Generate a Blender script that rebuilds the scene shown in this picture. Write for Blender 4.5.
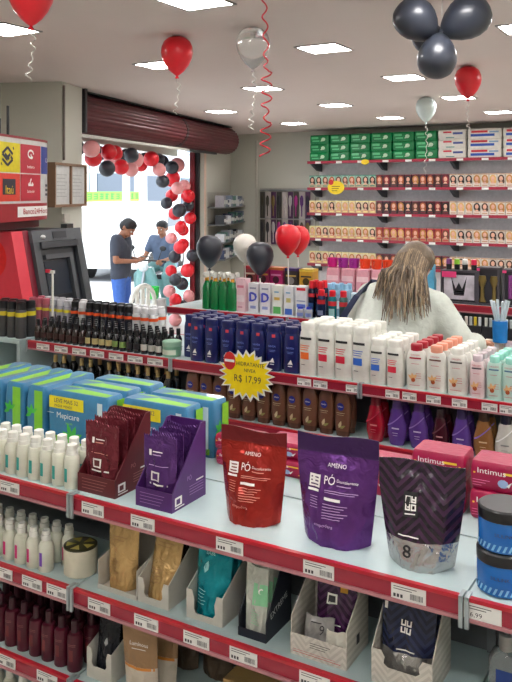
import bpy, bmesh, math, random
from mathutils import Vector, Matrix
random.seed(7)
PI = math.pi
for o in list(bpy.data.objects): bpy.data.objects.remove(o)
C = bpy.context.scene.collection
scn = bpy.context.scene
# ---------------------------------------------------------------- camera
TH = math.radians(30.4); FPX = 790.0; HY = 193.0; CAMZ = 1.65
cs, sn = math.cos(TH), math.sin(TH)
cam = bpy.data.cameras.new('camera'); cam.sensor_fit = 'VERTICAL'; cam.sensor_height = 36.0
cam.lens = FPX / 682.0 * 36.0; cam.shift_y = -(341.0 - HY) / 682.0; cam.clip_end = 200
co = bpy.data.objects.new('camera', cam); C.objects.link(co)
co.location = (0, 0, CAMZ); co.rotation_euler = (PI / 2, 0, TH); scn.camera = co
# ---------------------------------------------------------------- world, sun, exposure
wd = bpy.data.worlds.new('world'); scn.world = wd; wd.use_nodes = True
bg = wd.node_tree.nodes['Background']
bg.inputs[0].default_value = (0.86, 0.93, 1.0, 1); bg.inputs[1].default_value = 2.4
sun = bpy.data.lights.new('sun', 'SUN'); sun.energy = 7.0; sun.angle = 0.02; sun.color = (1, 0.96, 0.9)
so = bpy.data.objects.new('sun', sun); C.objects.link(so); so.rotation_euler = Vector((-0.52, -0.1, -0.85)).to_track_quat('-Z', 'Y').to_euler()
PANEL = 37.0
vs = scn.view_settings
vs.view_transform = 'Standard'; vs.look = 'None'; vs.gamma = 1; vs.use_curve_mapping = False; vs.exposure = 0.24

# ---------------------------------------------------------------- helpers
def gx(x, Y):                       # X of the point on the row at depth Y that lies along a view bearing
    t = (x - 256.0) / FPX
    return (Y / (t * sn + cs)) * (t * cs - sn)
def dist(x, Y):
    return Y / ((x - 256.0) / FPX * sn + cs)
def zz(x, y, Y):
    return CAMZ - (y - HY) * dist(x, Y) / FPX
def at(x, y, d):
    r = (x - 256.0) / FPX * d
    return Vector((r * cs - d * sn, r * sn + d * cs, CAMZ - (y - HY) * d / FPX))
def lin(c):
    c /= 255.0
    return c / 12.92 if c <= 0.04045 else ((c + 0.055) / 1.055) ** 2.4
_m = {}
def M(name, rgb=(200, 200, 200), rough=0.45, metal=0.0, var=0.07, scale=30.0, bump=0.0, trans=0.0, emit=0.0, coat=0.0, alpha=1.0, wr=0.0):
    if name in _m: return _m[name]
    m = bpy.data.materials.new(name); m.use_nodes = True
    nt = m.node_tree; b = nt.nodes['Principled BSDF']
    col = tuple(lin(c) for c in rgb)
    tc = nt.nodes.new('ShaderNodeTexCoord'); nz = nt.nodes.new('ShaderNodeTexNoise')
    nz.inputs['Scale'].default_value = scale; nz.inputs['Detail'].default_value = 3
    nt.links.new(tc.outputs['Object'], nz.inputs['Vector'])
    rp = nt.nodes.new('ShaderNodeValToRGB')
    rp.color_ramp.elements[0].position = 0.3; rp.color_ramp.elements[1].position = 0.7
    rp.color_ramp.elements[0].color = tuple(max(0, c * (1 - var)) for c in col) + (1,)
    rp.color_ramp.elements[1].color = tuple(min(1, c * (1 + var)) for c in col) + (1,)
    nt.links.new(nz.outputs['Fac'], rp.inputs['Fac']); nt.links.new(rp.outputs['Color'], b.inputs['Base Color'])
    b.inputs['Roughness'].default_value = rough; b.inputs['Metallic'].default_value = metal
    b.inputs['Coat Weight'].default_value = coat
    b.inputs['Transmission Weight'].default_value = trans
    b.inputs['Alpha'].default_value = alpha
    if emit:
        b.inputs['Emission Color'].default_value = col + (1,); b.inputs['Emission Strength'].default_value = emit
    if bump or wr:
        bp = nt.nodes.new('ShaderNodeBump'); bp.inputs['Strength'].default_value = max(bump, wr); bp.inputs['Distance'].default_value = 0.015 if wr else 0.002
        n2 = nt.nodes.new('ShaderNodeTexNoise'); n2.inputs['Scale'].default_value = 28 if wr else scale * 4
        n2.inputs['Detail'].default_value = 2
        if wr: n2.inputs['Distortion'].default_value = 1.2
        nt.links.new(tc.outputs['Object'], n2.inputs['Vector'])
        nt.links.new(n2.outputs['Fac'], bp.inputs['Height']); nt.links.new(bp.outputs['Normal'], b.inputs['Normal'])
    _m[name] = m; return m
def chevron(name, c1, c2, per=0.05, band=0.022, rough=0.2):
    if name in _m: return _m[name]
    m = M(name, c1, rough, wr=0.16); nt = m.node_tree; b = nt.nodes['Principled BSDF']
    tc = nt.nodes.new('ShaderNodeTexCoord'); sx = nt.nodes.new('ShaderNodeSeparateXYZ'); nt.links.new(tc.outputs['Object'], sx.inputs[0])
    def mt(op, a, bb):
        n = nt.nodes.new('ShaderNodeMath'); n.operation = op
        for i, q in enumerate((a, bb)):
            if isinstance(q, (int, float)): n.inputs[i].default_value = q
            else: nt.links.new(q, n.inputs[i])
        return n.outputs[0]
    pp = mt('PINGPONG', sx.outputs['X'], per)
    v = mt('ADD', sx.outputs['Z'], pp)
    fr = mt('FRACT', mt('DIVIDE', v, band), 0)
    g = mt('GREATER_THAN', fr, 0.5)
    mx = nt.nodes.new('ShaderNodeMix'); mx.data_type = 'RGBA'
    mx.inputs['A'].default_value = tuple(lin(c) for c in c1) + (1,); mx.inputs['B'].default_value = tuple(lin(c) for c in c2) + (1,)
    nt.links.new(g, mx.inputs['Factor']); nt.links.new(mx.outputs['Result'], b.inputs['Base Color'])
    return m

_tx = {}
def text_geo(s):
    if s in _tx: return _tx[s]
    cu = bpy.data.curves.new('t', 'FONT'); cu.body = s; cu.size = 1.0; cu.resolution_u = 2; cu.align_x = 'CENTER'; cu.align_y = 'CENTER'
    ob = bpy.data.objects.new('t', cu); C.objects.link(ob)
    dg = bpy.context.evaluated_depsgraph_get(); me = ob.evaluated_get(dg).to_mesh()
    r = ([(v.co.x, v.co.y) for v in me.vertices], [tuple(p.vertices) for p in me.polygons])
    ob.evaluated_get(dg).to_mesh_clear(); bpy.data.objects.remove(ob); bpy.data.curves.remove(cu)
    _tx[s] = r; return r

class MB:
    def __init__(s): s.v = []; s.f = []; s.m = []
    def poly(s, pts, mi=0):
        k = len(s.v); s.v += [tuple(p) for p in pts]; s.f.append(tuple(range(k, k + len(pts)))); s.m.append(mi); return s
    def box(s, c, d, mi=0, rz=0.0):
        x, y, z = d[0] / 2, d[1] / 2, d[2] / 2; k = len(s.v); ca, sa = math.cos(rz), math.sin(rz)
        for a, b, e in ((-x, -y, -z), (x, -y, -z), (x, y, -z), (-x, y, -z), (-x, -y, z), (x, -y, z), (x, y, z), (-x, y, z)):
            s.v.append((c[0] + a * ca - b * sa, c[1] + a * sa + b * ca, c[2] + e))
        for q in ((0, 3, 2, 1), (4, 5, 6, 7), (0, 1, 5, 4), (1, 2, 6, 5), (2, 3, 7, 6), (3, 0, 4, 7)):
            s.f.append(tuple(k + i for i in q)); s.m.append(mi)
        return s
    def b2(s, x0, x1, y0, y1, z0, z1, mi=0): return s.box(((x0 + x1) / 2, (y0 + y1) / 2, (z0 + z1) / 2), (x1 - x0, y1 - y0, z1 - z0), mi)
    def loft(s, rings, mi=0, caps=(True, True), closed=True):
        k = len(s.v); n = len(rings[0])
        for r in rings: s.v += [tuple(p) for p in r]
        for i in range(len(rings) - 1):
            for j in range(n if closed else n - 1):
                j2 = (j + 1) % n
                s.f.append((k + i * n + j, k + i * n + j2, k + (i + 1) * n + j2, k + (i + 1) * n + j)); s.m.append(mi)
        if caps[0]: s.f.append(tuple(k + j for j in reversed(range(n)))); s.m.append(mi)
        if caps[1]: s.f.append(tuple(k + (len(rings) - 1) * n + j for j in range(n))); s.m.append(mi)
        return s
    def sup(s, secs, n=16, mi=0, c=(0, 0, 0), caps=(True, True)):      # sections (z, rx, ry, e, cx, cy)
        rings = []
        for q in secs:
            z, rx, ry = q[:3]; e = q[3] if len(q) > 3 else 2.0; cx = q[4] if len(q) > 4 else 0; cy = q[5] if len(q) > 5 else 0
            rg = []
            for j in range(n):
                a = 2 * PI * (j + 0.5) / n; ca, sa = math.cos(a), math.sin(a)
                rg.append((c[0] + cx + rx * math.copysign(abs(ca) ** (2 / e), ca), c[1] + cy + ry * math.copysign(abs(sa) ** (2 / e), sa), c[2] + z))
            rings.append(rg)
        return s.loft(rings, mi, caps)
    def lathe(s, prof, n=16, mi=0, c=(0, 0, 0)): return s.sup([(z, r, r) for r, z in prof], n, mi, c)
    def tube(s, pts, r=0.01, n=8, mi=0, flat=1.0):
        pts = [Vector(p) for p in pts]; rings = []; up = Vector((0, 0, 1))
        for i, p in enumerate(pts):
            t = (pts[min(i + 1, len(pts) - 1)] - pts[max(i - 1, 0)])
            if t.length < 1e-9: t = Vector((0, 0, 1))
            t.normalize()
            a = t.cross(up)
            if a.length < 0.05: a = t.cross(Vector((1, 0, 0)))
            a.normalize(); b = t.cross(a)
            rr = r[i] if isinstance(r, (list, tuple)) else r
            rings.append([p + a * math.cos(2 * PI * j / n) * rr + b * math.sin(2 * PI * j / n) * rr * flat for j in range(n)])
        return s.loft(rings, mi)
    def ell(s, c, r, nu=12, nv=8, mi=0):
        rings = []
        for i in range(nv + 1):
            a = -PI / 2 + PI * i / nv; ca = max(math.cos(a), 0.02)
            rings.append([(c[0] + r[0] * ca * math.cos(2 * PI * j / nu), c[1] + r[1] * ca * math.sin(2 * PI * j / nu), c[2] + r[2] * math.sin(a)) for j in range(nu)])
        return s.loft(rings, mi)
    def prism(s, pts, fn, t, mi=0):        # pts 2-D polygon, fn(a, b, depth) -> 3-D
        f = [fn(a, b, 0) for a, b in pts]; g = [fn(a, b, t) for a, b in pts]
        return s.loft([f, g], mi)
    def text(s, txt, size, fn, mi=0, sx=1.0, cx=0, cy=0):
        vs_, fs = text_geo(txt); k = len(s.v)
        s.v += [tuple(fn(cx + x * size * sx, cy + y * size)) for x, y in vs_]
        for f in fs: s.f.append(tuple(k + i for i in f)); s.m.append(mi)
        return s
    def build(s, name, mats, parent=None, smooth=True, loc=None, rz=0.0):
        me = bpy.data.meshes.new(name); me.from_pydata(s.v, [], s.f)
        if not isinstance(mats, (list, tuple)): mats = [mats]
        for m in mats: me.materials.append(m)
        me.polygons.foreach_set('material_index', s.m)
        me.polygons.foreach_set('use_smooth', [smooth] * len(s.f))
        bm = bmesh.new(); bm.from_mesh(me); bmesh.ops.recalc_face_normals(bm, faces=bm.faces); bm.to_mesh(me); bm.free()
        if smooth: me.set_sharp_from_angle(angle=math.radians(38))
        me.update()
        return put(name, me, parent, loc, rz)
def put(name, me, parent=None, loc=None, rz=0.0):
    o = bpy.data.objects.new(name, me); C.objects.link(o)
    if parent: o.parent = parent
    if loc is not None: o.location = loc
    if rz: o.rotation_euler = (0, 0, rz)
    return o
def tag(o, label=None, cat=None, group=None, kind=None):
    if label: o['label'] = label
    if cat: o['category'] = cat
    if group: o['group'] = group
    if kind: o['kind'] = kind
    return o
def thing(name, label, cat, loc=(0, 0, 0), rz=0.0, group=None):
    o = bpy.data.objects.new(name, None); C.objects.link(o); o.empty_display_size = 0.05
    o.location = loc; o.rotation_euler = (0, 0, rz)
    return tag(o, label, cat, group)
def dup(o, loc=None, rz=None, label=None, group=None, parent=None, scale=None):
    c = o.copy(); C.objects.link(c); c.parent = parent
    if loc is not None: c.location = loc
    if rz is not None: c.rotation_euler = (0, 0, rz)
    if scale is not None: c.scale = (scale,) * 3
    if label: c['label'] = label
    if group: c['group'] = group
    for ch in list(o.children): dup(ch, parent=c)
    return c
class Proto:                       # first call places the prototype itself, later calls place copies
    def __init__(s, root): s.r = root; s.used = False
    def __call__(s, loc, rz=0.0, label=None, group=None, scale=None):
        if not s.used:
            s.used = True; s.r.location = loc; s.r.rotation_euler = (0, 0, rz)
            if label: s.r['label'] = label
            if group: s.r['group'] = group
            if scale is not None: s.r.scale = (scale,) * 3
            return s.r
        return dup(s.r, loc, rz, label, group, None, scale)
def struct(name, mb, m, parent=None, smooth=False):
    o = mb.build(name, m, parent, smooth)
    if parent is None: o['kind'] = 'structure'
    return o

# ---------------------------------------------------------------- materials
white = M('white_plastic', (226, 226, 218), 0.35)
offw = M('off_white_plastic', (215, 216, 200), 0.4)
black = M('black_plastic', (22, 22, 25), 0.35)
grey = M('grey_metal', (120, 124, 128), 0.4, 0.6)
steel = M('steel', (165, 170, 174), 0.3, 0.9)
shelfw = M('shelf_enamel', (182, 202, 203), 0.32, var=0.02)
panelg = M('panel_grey', (92, 96, 100), 0.6, var=0.03)
railr = M('rail_red', (186, 24, 44), 0.3, var=0.05)
railp = M('rail_window', (158, 40, 60), 0.25, var=0.04)
paper = M('paper_white', (232, 232, 228), 0.6, var=0.02)
ink = M('ink_dark', (52, 50, 56), 0.6)
wht_ink = M('ink_white', (238, 236, 232), 0.5, var=0.02)
redl = M('latex_red', (220, 24, 40), 0.32, coat=0.15, var=0.03)
blkl = M('latex_black', (44, 48, 58), 0.38, coat=0.15, var=0.03)
pnkl = M('latex_pink', (226, 150, 150), 0.28, coat=0.2, var=0.03)
whtl = M('latex_white', (226, 222, 212), 0.3, coat=0.2, var=0.03)
mntl = M('latex_pearl_mint', (222, 238, 236), 0.25, trans=0.15, var=0.03)
clrl = M('latex_clear', (236, 234, 232), 0.12, trans=0.75, var=0.02)
gold = M('gold_print', (205, 165, 70), 0.35, 0.4)
skin = M('skin', (196, 140, 112), 0.55, var=0.08)
skin2 = M('skin_tan', (160, 108, 82), 0.55, var=0.08)
wallm = M('wall_paint', (200, 199, 188), 0.8, var=0.025, scale=2.0)
ceilm = M('ceiling_paint', (224, 211, 206), 0.85, var=0.02, scale=1.0)

# ---------------------------------------------------------------- room shell
WX, WY = -0.344, 0.939          # along the shop front (left wall)
NX, NY = 0.939, 0.344           # into the room
P0 = (-4.451, 4.803)
def W(s, o, z): return (P0[0] + WX * s + NX * o, P0[1] + WY * s + NY * o, z)
CEIL = 2.5; BY = 9.78; RX = 2.3; FY = -2.4
WRZ = math.atan2(WY, WX)
def wbox(mb, s0, s1, o0, o1, z0, z1, mi=0):
    return mb.loft([[W(s0, o0, z0), W(s1, o0, z0), W(s1, o1, z0), W(s0, o1, z0)], [W(s0, o0, z1), W(s1, o0, z1), W(s1, o1, z1), W(s0, o1, z1)]], mi)
sEnd = (BY - P0[1]) / WY
sBeg = (FY - P0[1]) / WY
cor = W(sBeg, -0.6, 0); coe = W(sEnd, -0.6, 0)
fl = M('floor_tile', (196, 192, 184), 0.35, var=0.05, scale=3)
struct('floor', MB().loft([[(cor[0], FY, -0.1), (RX, FY, -0.1), (RX, BY, -0.1), (coe[0], BY, -0.1)], [(cor[0], FY, 0), (RX, FY, 0), (RX, BY, 0), (coe[0], BY, 0)]]), fl)
struct('ceiling', MB().loft([[(cor[0], FY, CEIL), (RX, FY, CEIL), (RX, BY, CEIL), (coe[0], BY, CEIL)], [(cor[0], FY, CEIL + 0.15), (RX, FY, CEIL + 0.15), (RX, BY, CEIL + 0.15), (coe[0], BY, CEIL + 0.15)]]), ceilm)
struct('wall_back', MB().b2(-6.6, RX + 0.1, BY, BY + 0.15, 0, CEIL), wallm)
struct('wall_right', MB().b2(RX, RX + 0.15, FY, BY, 0, CEIL), wallm)
struct('wall_front', MB().b2(-2.2, RX + 0.1, FY - 0.15, FY, 0, CEIL), wallm)
wl = MB(); wbox(wl, sBeg - 0.1, -0.39, -0.6, -0.5, 0, CEIL); wbox(wl, -0.39, 0, -0.6, 0, 0, CEIL); wbox(wl, 3.66, sEnd + 0.1, -0.08, 0.1, 0, CEIL); wbox(wl, -0.1, 4.2, -0.46, -0.4, 2.14, CEIL + 0.9)
struct('wall_left', wl, wallm)
tr = MB(); wbox(tr, 3.60, 3.66, -0.06, 0.05, 0, 2.16, 0); wbox(tr, 3.56, 3.60, -0.06, 0.0, 0, 2.16, 1)
struct('trim_1', tr, [M('jamb_black', (26, 24, 27), 0.4), M('jamb_red', (120, 22, 34), 0.4)])
tr = MB(); wbox(tr, 3.661, 3.672, 0.0, 0.105, 0, 2.2); wbox(tr, 3.66, 3.76, 0.1005, 0.106, 0, 2.16)
struct('trim_2', tr, M('jamb_beige', (222, 196, 178), 0.6))
tr = MB(); tr.b2(-5.745, -5.715, BY - 0.02, BY, 0, CEIL - 0.1)
struct('trim_3', tr, M('seam_cover', (190, 186, 176), 0.7))
# conduit on the left wall
cd = MB(); cd.tube([W(-0.375, 0.011, 1.9), W(-0.375, 0.011, 2.47)], 0.01, 8)
tag(cd.build('cable_conduit', M('conduit_grey', (112, 104, 96), 0.5)), 'thin grey cable conduit running up the wall beside the doorway', 'conduit')

# ---------------------------------------------------------------- ceiling light panels
lp = thing('ceiling_light', 'square recessed white light panel glowing in the ceiling', 'ceiling light', group='light panels in the ceiling')
fr = MB(); h = 0.133
for a, b, c_, d_ in ((-h, h, -h, -h + 0.013), (-h, h, h - 0.013, h), (-h, -h + 0.013, -h + 0.013, h - 0.013), (h - 0.013, h, -h + 0.013, h - 0.013)): fr.b2(a, b, c_, d_, -0.006, 0)
fr.build('frame', M('panel_frame', (150, 146, 142), 0.5), lp, False)
dfm = M('panel_diffuser', (255, 252, 250), 0.4, emit=PANEL, var=0.0)
MB().b2(-0.12, 0.12, -0.12, 0.12, -0.004, 0).build('diffuser', dfm, lp, False)
PL = Proto(lp)
for X in (-3.2, -2.0, -0.85, 0.35, 1.5):
    for Y in (-1.1, 0.2, 1.53, 2.88, 4.2, 5.56, 6.97, 8.45):
        if X == -3.2 and Y < 2: continue
        if X == -2.0 and Y < 0: continue
        PL((X, Y, CEIL))
for Y in (6.92, 8.55): PL((-4.48, Y, CEIL))

# ---------------------------------------------------------------- price labels, shelves
def price_tag_mesh(kind=0):
    mb = MB(); w, hh = 0.074, 0.034
    mb.b2(-w / 2, w / 2, -0.0012, 0.0012, -hh / 2, hh / 2, 0)
    x = 0.004
    while x < 0.032:
        ww = random.choice((0.0007, 0.0011, 0.0016)); mb.poly([(x, -0.0016, -0.012), (x + ww, -0.0016, -0.012), (x + ww, -0.0016, 0.0), (x, -0.0016, 0.0)], 1); x += ww + random.choice((0.0008, 0.0013))
    for k in range(3): mb.poly([(-0.032 + k * 0.0075, -0.0016, -0.013), (-0.027 + k * 0.0075, -0.0016, -0.013), (-0.027 + k * 0.0075, -0.0016, -0.006), (-0.032 + k * 0.0075, -0.0016, -0.006)], 1)
    if kind: mb.f = mb.f[:6]; mb.m = mb.m[:6]; mb.text('6,99', 0.013, lambda a, b: (a, -0.0016, b), 1, 1.1, -0.012, -0.008)
    for k, l in enumerate((0.05, 0.04)): mb.poly([(-0.032, -0.0016, 0.008 - k * 0.005), (-0.032 + l, -0.0016, 0.008 - k * 0.005), (-0.032 + l, -0.0016, 0.0095 - k * 0.005), (-0.032, -0.0016, 0.0095 - k * 0.005)], 1)
    me = bpy.data.meshes.new('price_label'); me.from_pydata(mb.v, [], mb.f)
    me.materials.append(paper); me.materials.append(ink); me.polygons.foreach_set('material_index', mb.m); return me
TAGS = [price_tag_mesh() for _ in range(3)]; TAG699 = price_tag_mesh(1)
RH = 0.044
def shelf(parent, x0, x1, yf, yb, z, tags=(), facing=1, tw=1.0, bracket=True):
    """one shelf board with its price rail (facing 1: towards -Y, -1: towards +Y)"""
    mb = MB(); a, b = min(yf, yb), max(yf, yb)
    mb.b2(x0 + 0.002, x1 - 0.002, a, b, z - 0.028, z)
    s = mb.build('shelf', shelfw, parent, False)
    r = MB(); y = yf - 0.006 * facing; e = 0.006 * facing
    lo, hi = min(y, yf), max(y, yf)
    r.b2(x0 + 0.004, x1 - 0.004, lo, hi, z - RH + 0.004, z - 0.005, 1)
    l2, h2 = min(y - e, yf), max(y - e, yf)
    r.b2(x0 + 0.004, x1 - 0.004, l2, h2, z - 0.006, z + 0.002, 0)
    r.b2(x0 + 0.004, x1 - 0.004, l2, h2, z - RH - 0.002, z - RH + 0.005, 2)
    r.build('price_rail', [railr, railp, M('rail_lip', (176, 120, 126), 0.4)], s, False)
    for i, X in enumerate(tags):
        if x0 + 0.03 < X < x1 - 0.03:
            t = put('price_label', TAG699 if (tw == 1 and X > -0.42 and z > 0.8 and yf < 2) else TAGS[i % 3], s, (X, y - 0.0015 * facing, z - 0.022), 0 if facing == 1 else PI)
            t.scale = (tw, 1, 1)
    if bracket:
        for X in (x0 + 0.006, x1 - 0.006):
            k = MB(); ya = yf - 0.018 * facing
            k.b2(X - 0.004, X + 0.004, min(ya, ya + 0.006 * facing), max(ya, ya + 0.006 * facing), z - 0.058, z + 0.002)
            k.b2(X - 0.004, X + 0.004, min(ya, yf + 0.012 * facing), max(ya, yf + 0.012 * facing), z + 0.0005, z + 0.005)
            k.build('bracket', M('bracket_metal', (168, 180, 184), 0.3, 0.5), s, False)
    return s
def gondola(label, x0, x1, yf, ym, yb, zf, zb, tagsets, tw=1.0, group=None):
    t = thing('shelving_unit', label, 'shelving', (0, 0, 0), group=group)
    top = zf[0]
    MB().b2(x0 + 0.01, x1 - 0.01, ym - 0.012, ym + 0.012, 0.09, top - 0.03).build('back_panel', panelg, t, False)
    MB().b2(x0 + 0.004, x1 - 0.004, yf + 0.04, yb - 0.04, 0.0, 0.09).build('plinth', M('plinth', (70, 72, 76), 0.5), t, False)
    for X in (x0 + 0.012, x1 - 0.012): MB().b2(X - 0.01, X + 0.01, ym - 0.02, ym + 0.02, 0, top - 0.028).build('post', grey, t, False)
    for i, z in enumerate(zf): shelf(t, x0, x1, yf, ym - 0.004, z, tagsets[i] if i < len(tagsets) else (), 1, tw)
    for z in zb: shelf(t, x0, x1, yb, ym + 0.004, z, (), -1)
    MB().b2(x0, x1, ym - 0.004, ym + 0.004, top - 0.02, top - 0.003).build('joint_strip', M('joint_grey', (150, 158, 160), 0.5), t, False)
    return t
Z1, Z2, Z3, Z4 = 0.85, 0.604, 0.360, 0.125
Y1, M1, B1 = 1.566, 1.838, 2.12
tp = lambda xs, Y=Y1 - 0.01: [gx(x, Y) for x in xs]
T1 = tp([-40, 9, 92, 142, 229, 318, 408, 482])
T2 = tp([-22, 5, 34, 59, 101, 148, 198, 245, 316, 370])
T2 = [gx(x, Y1) for x in [-22, 5, 34, 59, 101, 148, 198, 245, 316, 390, 450]]
T3 = [gx(x, Y1) for x in [8, 49, 120, 190, 260]]
gondola('white shelving unit with red price rails holding blue green pad packs and white bottles', -2.52, -1.48, Y1, M1, B1, (Z1, Z2, Z3, Z4), (Z1, Z2), (T1, T2, T3))
gondola('white shelving unit with red price rails holding foil pouches and display cartons', -1.48, -0.435, Y1, M1, B1, (Z1, Z2, Z3, Z4), (Z1, Z2), (T1, T2, T3))
gondola('white shelving unit with red price rails under the stacked blue jars', -0.435, 0.61, Y1, M1, B1, (Z1, Z2, Z3, Z4), (Z1, Z2), (T1, T2, T3))
Y2, M2, B2 = 3.08, 3.355, 3.63
G2Z = (0.85, 0.607, 0.365, 0.125)
TG = [gx(x, Y2) for x in [44, 62, 80, 98, 117, 136, 156]]
gondola('shelving unit behind the pad packs holding rows of small dark bottles', -3.245, -2.276, Y2, M2, B2, G2Z, (0.85,), (TG,), 1.25)
gondola('shelving unit holding navy and brown lotion bottles with a yellow price burst', -2.276, -1.296, Y2, M2, B2, G2Z, (0.85,), ([gx(x, Y2) for x in (305, 321, 354)], ()), 0.9)
gondola('shelving unit holding white lotion bottles above coloured shampoo bottles', -1.296, -0.316, Y2, M2, B2, G2Z, (0.85,), ([gx(x, Y2) for x in (393, 410, 434, 460, 490, 508)], ()), 0.8)
Y3, M3, B3 = 4.54, 4.82, 5.10
G3Z = 0.84
gondola('low shelving unit topped with green spray bottles and white product boxes', -3.40, -2.42, Y3, M3, B3, (G3Z, 0.6, 0.36), (G3Z,), ([],))
gondola('low shelving unit beyond the woman topped with red capped spray cans', -2.42, -1.70, Y3, M3, B3, (G3Z, 0.6, 0.36), (G3Z,), ([],))

# ---------------------------------------------------------------- product builders
def patch(mb, rx, ry, e, z0, z1, a0, a1, mi=0, n=8, off=0.0008, nz=1):
    rings = []
    for k in range(nz + 1):
        z = z0 + (z1 - z0) * k / nz; rg = []
        for j in range(n + 1):
            a = a0 + (a1 - a0) * j / n; ca, sa = math.cos(a), math.sin(a)
            rg.append(((rx + off) * math.copysign(abs(ca) ** (2 / e), ca), (ry + off) * math.copysign(abs(sa) ** (2 / e), sa), z))
        rings.append(rg)
    return mb.loft(rings, mi, (False, False), False)
def surf(rx, ry, e, off=0.001):
    def fn(x, z):
        u = min(abs(x / rx), 0.98)
        return (x, -(ry + off) * (1 - u ** e) ** (1 / e) - 0.0004, z)
    return fn
def bottle(name, label, cat, group, secs, mat, capsecs, capmat, n=16, extra=()):
    t = thing(name, label, cat, group=group)
    MB().sup(secs, n).build('bottle_body', mat, t)
    if capsecs: MB().sup(capsecs, n).build('cap', capmat, t)
    for nm, mb, ms in extra: mb.build(nm, ms, t)
    return Proto(t)
D = math.radians
RW = ('row at the shelf edge', 'second row from the edge', 'third row from the edge', 'fourth row from the edge', 'fifth row from the edge')
# white shampoo bottles with teal stripe, top shelf
lab = MB(); patch(lab, 0.0215, 0.0215, 2, 0.02, 0.056, D(-108), D(-78), 0)
bt = bottle('shampoo_bottle', 'white cylindrical bottle with teal stripe in front of the blue pad packs', 'bottle', 'white bottles with teal stripes',
    [(0, 0.0195, 0.0195), (0.003, 0.0215, 0.0215), (0.080, 0.0215, 0.0215), (0.088, 0.0185, 0.0185), (0.09, 0.015, 0.015)], offw,
    [(0.089, 0.0158, 0.0158), (0.1, 0.0158, 0.0158), (0.101, 0.0142, 0.0142), (0.116, 0.0138, 0.0138), (0.1175, 0.011, 0.011)], white,
    extra=[('label', lab, M('teal_print', (40, 160, 150), 0.4))])
for r in range(3):
    for k in range(14):
        if r == 2: continue
        bt((gx(72, 1.6) - k * 0.0455 + r * 0.006, 1.6 + r * 0.05, Z1), random.uniform(-0.12, 0.12), 'white teal striped bottle in the ' + RW[r] + ' before the blue packs')
# white bottles with pink stripe, second shelf
def wb2(col, nm, label, group):
    lab = MB(); patch(lab, 0.021, 0.021, 2, 0.018, 0.055, D(-108), D(-82), 0)
    return bottle('lotion_bottle', label, 'bottle', group,
        [(0, 0.019, 0.019), (0.003, 0.021, 0.021), (0.068, 0.021, 0.021), (0.078, 0.017, 0.017), (0.082, 0.0125, 0.0125), (0.087, 0.012, 0.012)], offw,
        [(0.086, 0.0135, 0.0135), (0.099, 0.0135, 0.0135), (0.1, 0.0115, 0.0115), (0.111, 0.011, 0.011)], white, extra=[('label', lab, M(nm, col, 0.4))])
pk = wb2((214, 40, 120), 'pink_print', 'white necked bottle with pink stripe on the shelf under the teal striped bottles', 'white bottles with pink stripes')
pu = wb2((120, 70, 190), 'violet_print', 'white necked bottle with violet stripe beside the white tub', None)
for r in range(2):
    for k in range(12):
        X = gx(47, 1.6) - k * 0.0475 + r * 0.03; Y = 1.597 + r * 0.058
        if r == 0 and k == 0: pu((X, Y, Z2), 0.1)
        else: pk((X, Y, Z2), random.uniform(-0.15, 0.15), 'white necked bottle with pink stripe in the ' + RW[r])
# maroon bottles, third shelf
lab = MB(); patch(lab, 0.021, 0.021, 2, 0.03, 0.06, D(-102), D(-70), 0)
for q in (0.07, 0.074): patch(lab, 0.021, 0.021, 2, q, q + 0.001, D(-120), D(-50), 1)
mar = M('maroon_plastic', (78, 14, 34), 0.3)
bt = bottle('hair_oil_bottle', 'dark maroon bottle with narrow cap in the row on the third shelf', 'bottle', 'maroon bottles on the third shelf',
    [(0, 0.0195, 0.0195), (0.003, 0.021, 0.021), (0.09, 0.021, 0.021), (0.097, 0.018, 0.018), (0.1, 0.011, 0.011)], mar,
    [(0.101, 0.0105, 0.0105), (0.132, 0.0095, 0.0095), (0.133, 0.008, 0.008)], M('maroon_cap', (52, 10, 26), 0.35), extra=[('label', lab, [M('maroon_label', (112, 40, 44), 0.4), M('label_line', (150, 100, 96), 0.4)])])
for r in range(3):
    for k in range(9):
        bt((gx(75, 1.6) - k * 0.048 + r * 0.012, 1.6 + r * 0.052, Z3), random.uniform(-0.15, 0.15), 'dark maroon bottle with narrow cap, third shelf, ' + RW[r])
# bottles glimpsed on the bottom shelf
bt = bottle('cream_bottle', 'pale cream bottle on the bottom shelf below the maroon bottles', 'bottle', 'pale bottles on the bottom shelf',
    [(0, 0.02, 0.02), (0.1, 0.02, 0.02), (0.112, 0.012, 0.012)], offw, [(0.11, 0.0125, 0.0125), (0.135, 0.0115, 0.0115)], white, 12)
for k in range(7): bt((-1.53 - k * 0.052, 1.63, Z4))

# white tub
t = thing('hair_cream_tub', 'squat white tub with dark lid beside the white bottles', 'tub', (gx(80, 1.635), 1.637, Z2))
MB().sup([(0, 0.042, 0.042), (0.003, 0.0455, 0.0455), (0.073, 0.0465, 0.0465)], 28).build('tub_body', M('ivory_plastic', (214, 208, 186), 0.4), t)
MB().sup([(0.073, 0.0462, 0.0462), (0.0765, 0.0462, 0.0462), (0.078, 0.044, 0.044)], 28).build('lid', M('olive_foil', (60, 58, 38), 0.3, 0.3), t)
mb = MB()
for k in range(5): a = k * 1.256; mb.poly([(0.01 * math.cos(a), 0.01 * math.sin(a), 0.0785), (0.04 * math.cos(a - 0.35), 0.04 * math.sin(a - 0.35), 0.0785), (0.04 * math.cos(a + 0.35), 0.04 * math.sin(a + 0.35), 0.0785)])
mb.build('lid_print', M('lid_yellow', (186, 172, 84), 0.4), t)

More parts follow.
